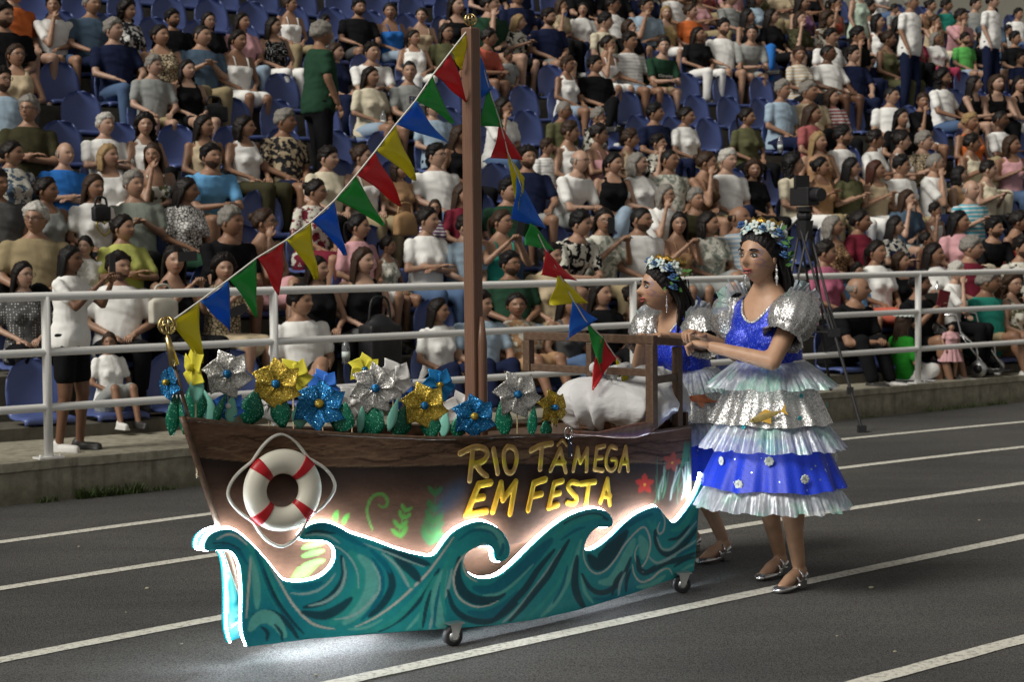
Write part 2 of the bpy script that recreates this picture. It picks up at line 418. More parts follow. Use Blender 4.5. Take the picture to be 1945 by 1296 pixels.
# grandstand terraces
RISE, TREAD, TF1, H1, NROW = .3327, .58, .96, .354, 15
def row_t(k): return TF1+(k-1)*TREAD
def row_h(k): return H1+(k-1)*RISE
gs = thing('grandstand', 'stepped concrete grandstand terraces under the blue seats', 'grandstand', sst(E0, TF1, 0))
for k in range(1, NROW+1):
    mb = MB(); a, h = row_t(k), row_h(k); lo = row_h(k)-RISE-.02; d = TREAD+.02 if k < NROW else 1.5
    mb.add([sst(E0, a, lo), sst(E1, a, lo), sst(E1, a, h), sst(E0, a, h), sst(E0, a+d, h-.001), sst(E1, a+d, h-.001)], [(0, 1, 2, 3), (3, 2, 5, 4)])
    build(mb, 'step', CONC2, gs, sst(E0, TF1, 0), smooth=False)
WALL = simple('white_wash', (.62, .60, .50), .8, 0, .08, 6, .2)
mb = MB(); tb = row_t(NROW)+1.45; mb.box((0, 0, 0), (E1-E0, .2, 4.0), np.stack([EV2, -NV2, [0, 0, 1]], 1)); mb.v = [tuple(np.array(p)+sst((E0+E1)/2, tb, row_h(NROW)+1.9)) for p in mb.v]
o = build(mb, 'back_wall', WALL, smooth=False); tag(o, 'pale plastered wall behind the top row of the stand', 'wall')

# railing
RZ = (1.313, .955, .599); TR = .06
def rail_E(u): return on_t(u, 600, TR)[0]
PE = [rail_E(u) for u in (87, 520, 1203, 1744)]
step_ = (PE[3]-PE[0])/3
posts = [PE[0]-step_] + PE + [PE[3]+step_*k for k in (1, 2)]
rl = thing('railing', 'white three-bar steel pipe railing along the kerb', 'railing', st(PE[0], TR, KH))
O = st(PE[0], TR, KH)
for z in RZ:
    mb = MB(); mb.tube([st(x, TR, z) for x in np.linspace(posts[0]-1, posts[-1]+1, 16)], .0285 if z == RZ[0] else .026, 12)
    build(mb, 'rail', WHITE_PIPE, rl, O)
for x in posts:
    mb = MB(); mb.tube([st(x, TR, KH+.004), st(x, TR, RZ[0])], .03, 12); po = build(mb, 'post', WHITE_PIPE, rl, O)
    mb = MB(); mb.box((0, 0, 0), (.17, .11, .012), np.stack([EV, -NV, [0, 0, 1]], 1)); mb.v = [tuple(np.array(p)+st(x, TR+.005, KH+.012)) for p in mb.v]
    pl = build(mb, 'base_plate', WHITE_PIPE, po, O, smooth=False)
    for dx in (-.066, .066):
        mb = MB(); mb.tube([st(x+dx, TR-.02, KH+.014), st(x+dx, TR-.02, KH+.034)], .011, 6); build(mb, 'bolt', WHITE_PIPE, po, O)
# ================================================================== people
def head_mesh(sex, nl=48, nt=36, detail=False):
    """head in its own space: facing -Y, centre at the skull centre; returns verts, faces, colour multipliers, dirs"""
    V = []; C = []; F = []
    w, d, h = (.075, .095, .114) if sex == 'm' else (.071, .090, .108)
    def g(a, b, sa, sb, x, z): return math.exp(-((x-a)/sa)**2-((z-b)/sb)**2)
    for i in range(nt+1):
        th = math.pi*i/nt
        for j in range(nl):
            ph = 2*math.pi*j/nl
            nx, ny, nz = math.sin(th)*math.sin(ph), -math.sin(th)*math.cos(ph), math.cos(th)
            front = max(0., -ny)
            x, y, z = w*nx, d*ny, h*nz
            if nz < 0:                                     # jaw narrows, chin comes forward, nape goes in
                k = -nz
                x *= 1-.30*k**1.6*(1 if ny < 0.3 else .6); y = y*(1-.05*k) if ny < 0 else y*(1-.42*k)
                y -= .012*k*front
            if ny > 0: y *= 1.06
            a, z_ = x, z
            fx = a/.07; fz = z_/.106
            if ny < .2:
                nose = g(0, -.18, .16, .13, fx, fz)*(.026 if detail else .020)+g(0, -.02, .10, .16, fx, fz)*(.013 if detail else .011)
                y -= nose*front
                y += (g(.42, .08, .24, .13, fx, fz)+g(-.42, .08, .24, .13, fx, fz))*.0085*front   # sockets
                y -= (g(.42, .24, .3, .08, fx, fz)+g(-.42, .24, .3, .08, fx, fz))*.0045*front     # brow
                y -= (g(.0, -.50, .34, .07, fx, fz)*.0075+g(0, -.42, .25, .05, fx, fz)*.003)*front # lips
                y += g(0, -.62, .3, .07, fx, fz)*.004*front
                y -= g(0, -.82, .3, .14, fx, fz)*.007*front                                       # chin
                y -= (g(.62, -.2, .26, .22, fx, fz)+g(-.62, -.2, .26, .22, fx, fz))*.0035*front   # cheeks
            V.append((x, y, z))
            c = np.array([1., 1., 1.])
            if ny < -.2:
                lip = min(1, 1.35*g(0, -.49, .36, .085, fx, fz))**1.5
                c *= 1-lip*np.array([.12, .52, .42]) if sex == 'f' else 1-lip*np.array([.16, .28, .26])
                ln = g(0, -.495, .36, .02, fx, fz); c *= 1-.75*ln
                for s_ in (-.42, .42):
                    br = g(s_, .235, .27, .045, fx, fz); c *= 1-.74*min(1, br*1.15)
                    lid = g(s_, .10, .27, .075, fx, fz); c *= 1-.38*min(1, lid*1.1)
                    if detail:
                        e = g(s_, .085, .20, .048, fx, fz)
                    else:
                        e = g(s_, .085, .17, .04, fx, fz)
                        c = c*(1-.6*min(1, e))
                ch = g(.6, -.25, .25, .2, fx, fz)+g(-.6, -.25, .25, .2, fx, fz); c *= 1-ch*np.array([0, .10, .08])
                ns = g(.18, -.27, .07, .04, fx, fz)+g(-.18, -.27, .07, .04, fx, fz); c *= 1-.35*min(1, ns)
            C.append(c)
    for i in range(nt):
        for j in range(nl):
            k = (j+1) % nl; F.append((i*nl+j, i*nl+k, (i+1)*nl+k, (i+1)*nl+j))
    return np.array(V), F, np.array(C)
HEADS = {s: head_mesh(s) for s in 'mf'}
def ears(mb, s=1):
    for sx in (-1, 1): mb.ell((sx*.074, .012, -.005), (.009, .019, .031), 8, rotz(sx*.35)@rotx(.2), lat=6)
HEAR = {}
def face_hairline(nx, ny, nz, style):
    """how far inside the hair a scalp direction is (>0 = hair)"""
    if style == 'beard': return min(-.47-nz, .05-ny) if not (abs(nx) < .28 and -.62 < nz < -.44) else -.1
    if style == 'bald': return min(.36-abs(nz), ny+.12)
    az = math.atan2(abs(nx), -ny)
    if style in ('short', 'buzz'): return nz-float(np.interp(az, [0, .55, .95, 1.2, 1.42, 1.7, 2.1, 3.15], [.70, .67, .46, .18, -.12, .0, -.34, -.44]))
    return nz-float(np.interp(az, [0, .55, 1.0, 1.25, 1.5, 1.75, 2.2, 3.15], [.76, .69, .46, .18, -.10, -.16, -.5, -.62]))
def hair_mesh(style, sex='m', seed=0):
    r = random.Random(seed); V0, F0, _ = HEADS[sex]; V0 = V0.copy(); n = len(V0)
    nv = V0/np.linalg.norm(V0, axis=1)[:, None]; D = nv.copy()
    mask = np.array([face_hairline(*nv[i], style) for i in range(n)])
    thick = {'short': .016, 'buzz': .006, 'bald': .007, 'beard': .0035}.get(style, .019)
    out = V0.copy()
    for i in range(n):
        k = max(0, min(1, mask[i]/.24+.10)); nz_ = mnoise.noise(tuple(nv[i]*4+np.array([seed, 0, 0])))
        nz2 = mnoise.noise(tuple(nv[i]*11+np.array([seed, 3, 0])))
        t = thick*k*(1+.45*nz_+.25*nz2)
        if style in ('short',) and nv[i][2] > .55: t += .010*(1+.7*nz_)
        if style == 'curly': t += .018*k*(1+1.0*nz2)
        out[i] = V0[i]+nv[i]*(t if mask[i] > -.06 else -.006)
    mb = MB()
    keep = [f for f in F0 if max(mask[j] for j in f) > -.02]
    mb.add(out, keep)
    def lock(pts, r0, r1, seg=7): 
        P = catmull(pts, 4); mb.tube(P, list(np.linspace(r0, r1, len(P))), seg, flat=.75)
    if style in ('long', 'verylong', 'bob', 'curly'):
        L = {'long': -.30, 'verylong': -.44, 'bob': -.14, 'curly': -.22}[style]
        nn = 20
        for i in range(nn):
            a = math.pi*(.02+.96*i/(nn-1)); cx, sy = math.cos(a), math.sin(a)      # around the back, ear to ear
            x, y = .072*cx, .085*sy+.004
            ll = L*(1+r.uniform(-.12, .1)); wv = r.uniform(-.012, .012)
            if style == 'bob': x2, y2 = x*1.12, y*1.02
            else: x2, y2 = x*1.15, y*.9+.035
            pts = [(x*.85, y*.85, .06), (x*1.16, y*1.13, -.03), (x2+wv, y2+wv, ll*.55), (x2+wv*1.4, y2, ll)]
            lock(pts, .021, .010 if style != 'bob' else .016)
            if style == 'curly':
                for q in range(3): mb.ell((x*1.2+r.uniform(-.02, .02), y*1.1+r.uniform(-.02, .02), r.uniform(L, .02)), (.024, .024, .026), 7, lat=5)
    if style == 'ponytail':
        lock([(0, .085, .035), (0, .13, .03), (.005, .145, -.05), (.012, .12, -.16), (.01, .11, -.24)], .024, .012, 9)
        mb.ell((0, .098, .034), (.026, .02, .026), 9, lat=6)
    if style == 'bun':
        mb.ell((0, .105, .05), (.042, .036, .040), 10, lat=7)
    return mb.mesh('hair_'+style)
HAIRS = {}
def get_hair(style, sex, var):
    k = (style, sex, var)
    if k not in HAIRS:
        HAIRS[k] = hair_mesh(style, sex, var*7+1); HAIRS[k].materials.append(HAIR)
    return HAIRS[k]

FLOORZ = -.43
ARMS = {  # elbow, wrist for the person's right (-x) and left (+x) arm
    'lap': (((-.235, -.02, .28), (-.075, -.215, .185)), ((.235, -.02, .28), (.075, -.235, .195))),
    'knees': (((-.25, -.09, .28), (-.125, -.29, .205)), ((.25, -.09, .28), (.125, -.29, .205))),
    'cross': (((-.235, -.08, .29), (.02, -.205, .335)), ((.235, -.08, .29), (-.02, -.185, .295))),
    'chin': (((-.14, -.25, .27), (-.045, -.19, .585)), ((.24, -.06, .29), (-.03, -.25, .23))),
    'phone': (((-.20, -.16, .34), (-.05, -.28, .53)), ((.20, -.16, .34), (.05, -.28, .53))),
    'clap': (((-.235, -.05, .29), (-.045, -.235, .40)), ((.235, -.05, .29), (.045, -.235, .41))),
    'lean': (((-.20, -.30, .21), (-.035, -.46, .225)), ((.20, -.30, .21), (.035, -.46, .235))),
    'side': (((-.25, -.09, .29), (-.13, -.29, .21)), ((.24, .01, .28), (.09, -.22, .195))),
    'stand': (((-.225, .0, .30), (-.20, -.10, .06)), ((.225, .02, .30), (.21, -.07, .06))),
    'standphone': (((-.19, -.17, .32), (-.03, -.33, .55)), ((.17, -.20, .33), (.05, -.36, .53))),
}
def lean_of(pose): return {'lean': .42, 'chin': .16, 'clap': .06, 'phone': .05, 'stand': .02, 'standphone': .0}.get(pose, -.03)
def torso_rings(sex, extra=0.0, z0=-.04, z1=.62, lean=0.0, belly=0.0):
    prof = [(-.06, .150, .110, .01), (.0, .170, .130, .012), (.09, .172, .132, .008), (.20, .150, .112, .0), (.31, .155, .112, -.004), (.41, .172, .116, -.006),
            (.49, .175, .105, .0), (.545, .150, .088, .008), (.58, .108, .072, .012), (.61, .068, .060, .010), (.66, .052, .056, .004)] if sex == 'm' else \
           [(-.06, .155, .115, .01), (.0, .178, .135, .012), (.09, .176, .135, .008), (.20, .142, .108, .0), (.30, .140, .105, -.004), (.40, .152, .118, -.012),
            (.48, .152, .100, .0), (.535, .132, .080, .008), (.57, .092, .062, .012), (.605, .056, .052, .010), (.66, .045, .048, .004)]
    zs = np.array([p[0] for p in prof]); R = []
    for z in np.linspace(z0, z1, 14):
        rx, ry, yo = (np.interp(z, zs, [p[i] for p in prof]) for i in (1, 2, 3))
        ry += belly*math.exp(-((z-.2)/.12)**2); yo -= belly*.6*math.exp(-((z-.2)/.12)**2)
        ring = []
        for j in range(20):
            a = 2*math.pi*j/20; c, s_ = math.cos(a), math.sin(a)
            p = np.array([(rx+extra)*np.sign(c)*abs(c)**.85, (ry+extra)*np.sign(s_)*abs(s_)**.9+yo, z])
            ring.append(bend(p, lean))
        R.append(ring)
    return R
def bend(p, lean):
    """curl the upper body forward about the hip"""
    z = p[2]
    if z < .08: return np.array(p, float)
    k = min(1, (z-.08)/.30); a = lean*k
    q = np.array([p[0], p[1], z-.08]); return rotx(a)@q+np.array([0, 0, .08])
def skeleton(sex, pose, legs):
    lean = lean_of(pose); S = {}
    sw = .188 if sex == 'm' else .162
    S['lean'] = lean
    for i, sx in enumerate((-1, 1)):
        S['sh', sx] = bend(np.array([sx*sw, .005, .515]), lean)
        e, w_ = ARMS[pose][i]; S['el', sx] = np.array(e); S['wr', sx] = np.array(w_)
        if legs == 'sit': hp, kn, an = (sx*.088, 0, .075), (sx*.105, -.43, .085), (sx*.095, -.40, FLOORZ+.085)
        elif legs == 'low': hp, kn, an = (sx*.088, 0, .075), (sx*.115, -.37, .225), (sx*.11, -.50, -.125)
        elif legs == 'lowcross':
            if sx == -1: hp, kn, an = (sx*.088, 0, .075), (-.06, -.38, .20), (-.08, -.46, -.125)
            else: hp, kn, an = (sx*.088, 0, .085), (-.03, -.38, .30), (-.20, -.62, .10)
        elif legs == 'cross':
            if sx == -1: hp, kn, an = (sx*.088, 0, .075), (-.05, -.43, .085), (-.06, -.40, FLOORZ+.085)
            else: hp, kn, an = (sx*.088, 0, .085), (-.02, -.42, .20), (-.17, -.50, -.14)
        else: hp, kn, an = (sx*.09, 0, .0), (sx*.10, -.02-.02*sx, -.42), (sx*.105, .03-.03*sx, -.83)
        S['hp', sx], S['kn', sx], S['an', sx] = map(np.array, (hp, kn, an))
    hb = np.array([0, -.022, .738 if sex == 'm' else .720]); S['head'] = bend(hb, lean*.75); S['neck'] = bend(np.array([0, .012, .56]), lean)
    return S
def add_hand(mb, wr, el, r=.03, curl=.5, sx=1, segs=5, size=1.0, inward=None):
    """palm plus five bent fingers beyond the wrist"""
    d = wr-el; d /= np.linalg.norm(d); up = np.array([0, 0, 1.]); side = np.cross(d, up); side /= np.linalg.norm(side)+1e-9
    if inward is not None: side = inward
    nrm = np.cross(side, d)
    if nrm[2] > 0: nrm = -nrm                                   # palm side
    c = wr+d*.045*size
    rot = np.stack([side, nrm, d], 1); mb.ell(c, (.038*size, .015*size, .052*size), 9, rot, lat=6)
    for k, (off, ln) in enumerate(((-.028, .066), (-.010, .078), (.009, .074), (.027, .058))):
        b = c+side*off*size+d*.035*size; m_ = b+(d*math.cos(curl*.6)+nrm*math.sin(curl*.6))*ln*.5*size; t = m_+(d*math.cos(curl*1.7)+nrm*math.sin(curl*1.7))*ln*.5*size
        mb.tube([b, m_, t], [.0092*size, .0085*size, .006*size], segs)
    q = -1 if side@np.array([sx, 0, 0]) > 0 else 1
    b = wr+d*.018*size+side*q*.024*size; m_ = b+(d*.7+side*q*.6+nrm*.25)*.038*size; t = m_+(d*.95+side*q*.1+nrm*.2)*.032*size
    mb.tube([b, m_, t], [.013*size, .0105*size, .007*size], segs)
BODIES = {}
def get_body(sex, pose, legs, yaw, pitch=0.0):
    k = (sex, pose, legs, yaw, pitch)
    if k in BODIES: return BODIES[k]
    S = skeleton(sex, pose, legs); m_ = sex == 'm'; mb = MB()
    mb.rings(torso_rings(sex, 0, lean=S['lean']))
    if not m_:
        for sx in (-1, 1): mb.ell(bend(np.array([sx*.068, -.098, .375]), S['lean']), (.058, .05, .055), 10)
    mb.cap(S['neck'], S['head']+[0, .015, -.05], .056 if m_ else .046, .05 if m_ else .043)
    for sx in (-1, 1):
        f = 1 if m_ else .86
        mb.ell(S['sh', sx], (.056*f, .056*f, .056*f)); mb.cap(S['sh', sx], S['el', sx], .052*f, .040*f); mb.cap(S['el', sx], S['wr', sx], .041*f, .027*f)
        mb.cap(S['hp', sx], S['kn', sx], .088, .060); mb.cap(S['kn', sx], S['an', sx], .057, .037)
        cm = S['kn', sx]*.7+S['an', sx]*.3+np.array([0, .018, 0]); mb.ell(cm, (.047, .048, .085))
        toe = S['an', sx]+np.array([sx*.015, -.15, -.05]); mb.cap(S['an', sx]+[0, .03, -.05], toe, .036, .028)
    me = remesh(mb, .017, 4, 'body'); V = list(mverts(me)); F = [tuple(p.vertices) for p in me.polygons]; bpy.data.meshes.remove(me)
    out = MB(); out.add(V, F); nb = len(out.v)
    R = rotz(yaw)@rotx(pitch); HV, HF, HC = HEADS[sex]
    out.add((R@HV.T).T+S['head'], HF); hb = MB(); ears(hb); hv = np.array(hb.v); out.add((R@hv.T).T+S['head'], hb.f)
    for sx in (-1, 1): add_hand(out, S['wr', sx], S['el', sx], curl=.9 if pose in ('phone', 'standphone', 'lap', 'lean') else .45, sx=sx, size=.9)
    me = out.mesh('body', [SKIN]); C = np.ones((len(out.v), 3)); C[nb:nb+len(HC)] = HC; setcol(me, C)
    Mh = Matrix.Identity(4)
    for i in range(3):
        for j in range(3): Mh[i][j] = R[i, j]
        Mh[i][3] = S['head'][i]
    BODIES[k] = (me, Mh, S); return BODIES[k]
GARM = {}
def get_top(sex, pose, legs, style):
    k = ('top', sex, pose, legs, style)
    if k in GARM: return GARM[k]
    S = skeleton(sex, pose, legs); mb = MB(); ln = S['lean']; f = 1 if sex == 'm' else .86
    stand = legs == 'stand'
    z1 = .59 if style in ('tee', 'polo', 'blouse') else .515 if style == 'tank' else .44
    R = torso_rings(sex, .014 if style != 'tank' else .009, .0 if not stand else -.03, z1, ln, .02 if sex == 'm' else .0)
    mb.rings(R)
    if sex == 'f':
        for sx in (-1, 1): mb.ell(bend(np.array([sx*.066, -.102, .375]), ln), (.066, .058, .062), 10)
    for sx in (-1, 1):
        sh, el = S['sh', sx], S['el', sx]
        if style in ('tee', 'polo', 'blouse'):
            t = {'tee': .62, 'polo': .66, 'blouse': .75}[style]; e = sh+(el-sh)*t
            mb.ell(sh, (.062*f,)*3); mb.cap(sh, e, .060*f, .060*f)
        elif style == 'tank': mb.tube([bend(np.array([sx*.085, -.085, .47]), ln), bend(np.array([sx*.088, -.02, .572]), ln), bend(np.array([sx*.085, .08, .50]), ln)], .03, 8, flat=.5)
    if style == 'polo': mb.tube([bend(np.array([.07*math.cos(a), .066*math.sin(a)+.008, .575+.012*math.sin(a)]), ln) for a in np.linspace(0, 6.28, 13)[:-1]], .017, 6, closed=True)
    me = remesh(mb, .016, 3, 'top')
    if style == 'strap':
        a = MB(); a.add(mverts(me), [tuple(p.vertices) for p in me.polygons])
        for sx in (-1, 1): a.tube([bend(np.array([sx*.075, -.125, .42]), ln), bend(np.array([sx*.08, -.07, .53]), ln), bend(np.array([sx*.078, .0, .558]), ln), bend(np.array([sx*.075, .10, .44]), ln)], .008, 6)
        me = a.mesh('top')
    # soft folds
    V = mverts(me)
    for i in range(len(V)):
        p = V[i]; n_ = (1-abs(mnoise.noise((p[0]*8, p[1]*8+3, p[2]*13+4*p[0])))*2.2)*.006-.003+mnoise.noise((p[0]*14, p[1]*14, p[2]*18))*.002
        q = np.array([p[0], p[1], 0]); L = np.linalg.norm(q)+1e-6; V[i] = p+q/L*n_
    setverts(me, V); GARM[k] = me; return me
def get_bottom(sex, pose, legs, style):
    k = ('bot', sex, legs, style)
    if k in GARM: return GARM[k]
    S = skeleton(sex, 'lap' if legs != 'stand' else 'stand', legs); mb = MB()
    mb.rings(torso_rings(sex, .008, -.065, .12))
    for sx in (-1, 1):
        hp, kn, an = S['hp', sx], S['kn', sx], S['an', sx]
        if style == 'long': mb.cap(hp, kn, .100, .074); mb.cap(kn, kn+(an-kn)*.93, .073, .060)
        elif style == 'shorts': mb.cap(hp, hp+(kn-hp)*.62, .102, .092)
        else: mb.cap(hp, hp+(kn-hp)*.85, .104, .09)
    if style == 'skirt': mb.cap((S['hp', -1]+S['hp', 1])/2, ((S['kn', -1]+S['kn', 1])/2)*.8, .12, .10)
    me = remesh(mb, .018, 3, 'bottom'); GARM[k] = me; return me
def get_shoe(legs, sx, sex):
    k = ('shoe', legs, sx)
    if k in GARM: return GARM[k]
    S = skeleton(sex, 'lap', legs); an = S['an', sx]; mb = MB(); d = np.array([sx*.015, -.16, -.045])
    mb.cap(an+[0, .035, -.045], an+d, .044, .035); mb.ell(an+[0, .02, -.02], (.042, .05, .05)); mb.box(an+np.array([sx*.007, -.06, -.078]), (.078, .26, .018))
    GARM[k] = remesh(mb, .014, 2, 'shoe'); return GARM[k]
SKINS = [(.36, .215, .145), (.30, .170, .108), (.42, .265, .19), (.25, .135, .082), (.33, .19, .122)]
DARKSKIN = (.115, .055, .03)
HC = {'k': (.006, .005, .005), 'd': (.009, .006, .005), 'b': (.035, .019, .011), 'a': (.05, .016, .009), 'y': (.30, .20, .095), 'g': (.20, .185, .165), 'w': (.46, .44, .40)}
def dress(o, mat):
    o.data = o.data
    if not o.data.materials: o.data.materials.append(None)
    o.material_slots[0].link = 'OBJECT'; o.material_slots[0].material = mat
HAIRFULL = {'short': 'short', 'buzz': 'cropped', 'bald': 'balding', 'long': 'long', 'verylong': 'very long', 'bob': 'bobbed', 'curly': 'curly', 'ponytail': 'tied back', 'bun': 'pinned up'}
HCN = {'k': 'black', 'd': 'dark', 'b': 'brown', 'a': 'auburn', 'y': 'blonde', 'g': 'grey', 'w': 'white'}
def make_person(loc, rz, sex, hair, hc, topst, topc, pat='plain', bot='long', botc=(.03, .04, .07), pose='lap', legs='sit', yaw=0.0, pitch=0.0,
                scale=1.0, skin=None, label='', group=None, glasses=False, shoe=None, wide=1.0, name='person', beard=False):
    p = thing(name, label, 'person', loc, rz, group); p.scale = (scale*wide, scale*wide, scale)
    if legs != 'stand': p.rotation_euler = (random.uniform(-.05, .07), random.uniform(-.05, .05), rz)
    me, Mh, S = get_body(sex, pose, legs, yaw, pitch)
    b = link('body', me, p, color=skin or random.choice(SKINS))
    if hair != 'none':
        h = link('hair', get_hair(hair, sex, random.randint(0, 2)), p, color=HC[hc]); h.matrix_local = Mh
    if beard: h = link('beard', get_hair('beard', sex, 0), p, color=(.07, .040, .026)); h.matrix_local = Mh
    t = link('top', get_top(sex, pose, legs, topst), p, color=topc); dress(t, CLOTH[pat])
    q = link('skirt' if bot == 'skirt' else 'shorts' if bot == 'shorts' else 'trousers', get_bottom(sex, pose, legs, bot), p, color=botc); dress(q, CLOTH['plain'])
    for sx in (-1, 1):
        s_ = link('shoe', get_shoe(legs, sx, sex), p); dress(s_, shoe or random.choice((SHOE, SHOE, SHOE_W)))
    if glasses:
        g_ = link('glasses', glasses_mesh(), p); g_.matrix_local = Mh
    return p
_gm = []
def glasses_mesh():
    if not _gm:
        mb = MB()
        for sx in (-1, 1):
            mb.tube([(sx*.031+.024*math.cos(a), -.100+.003*abs(math.cos(a)), .008+.018*math.sin(a)) for a in np.linspace(0, 6.283, 13)[:-1]], .0022, 5, closed=True)
            mb.tube([(sx*.054, -.098, .012), (sx*.078, -.05, .010), (sx*.079, .01, .008)], .002, 5)
        mb.tube([(-.008, -.104, .012), (.008, -.104, .012)], .002, 5)
        m = mb.mesh('glasses', [BLACK]); _gm.append(m)
    return _gm[0]
# ================================================================== the crowd
COL = dict(white=(.80, .79, .76), cream=(.62, .56, .42), black=(.009, .009, .010), navy=(.012, .017, .045), blue=(.03, .16, .50), sky=(.14, .36, .62), slate=(.07, .11, .16),
  lightblue=(.33, .43, .52), grey=(.28, .29, .28), dgrey=(.09, .09, .09), olive=(.10, .10, .05), dkolive=(.045, .042, .022), green=(.02, .055, .032), brightgreen=(.11, .42, .10),
  lime=(.44, .46, .13), teal=(.03, .26, .20), turq=(.10, .40, .50), red=(.38, .03, .03), coral=(.50, .12, .08), orange=(.55, .14, .04), pink=(.60, .33, .35), hotpink=(.40, .12, .19),
  burgundy=(.16, .02, .035), rose=(.33, .10, .10), beige=(.52, .42, .28), khaki=(.30, .24, .14), tan=(.40, .24, .13), brown=(.12, .07, .04), gold=(.42, .30, .14), mint=(.45, .55, .45),
  jeans=(.08, .13, .23), ljeans=(.28, .36, .45), raspberry=(.30, .04, .08), greygreen=(.25, .28, .24), purple=(.16, .08, .16))
CNAME = dict(sky='sky blue', lightblue='pale blue', dgrey='charcoal', dkolive='dark olive', green='dark green', brightgreen='bright green', turq='turquoise', ljeans='faded denim', greygreen='grey green', hotpink='bright pink', jeans='denim', slate='slate blue', rose='dusty rose', lime='lime green')
HS = dict(s='short', z='buzz', x='bald', l='long', v='verylong', b='bob', c='curly', p='ponytail', u='bun')
PS = dict(l='lap', k='knees', x='cross', c='chin', p='phone', a='clap', n='lean', s='side', L='lap', C='chin')
PATN = dict(floral='patterned', dark_floral='dark patterned', leopard='leopard print', stripes='striped', dots='dotted')
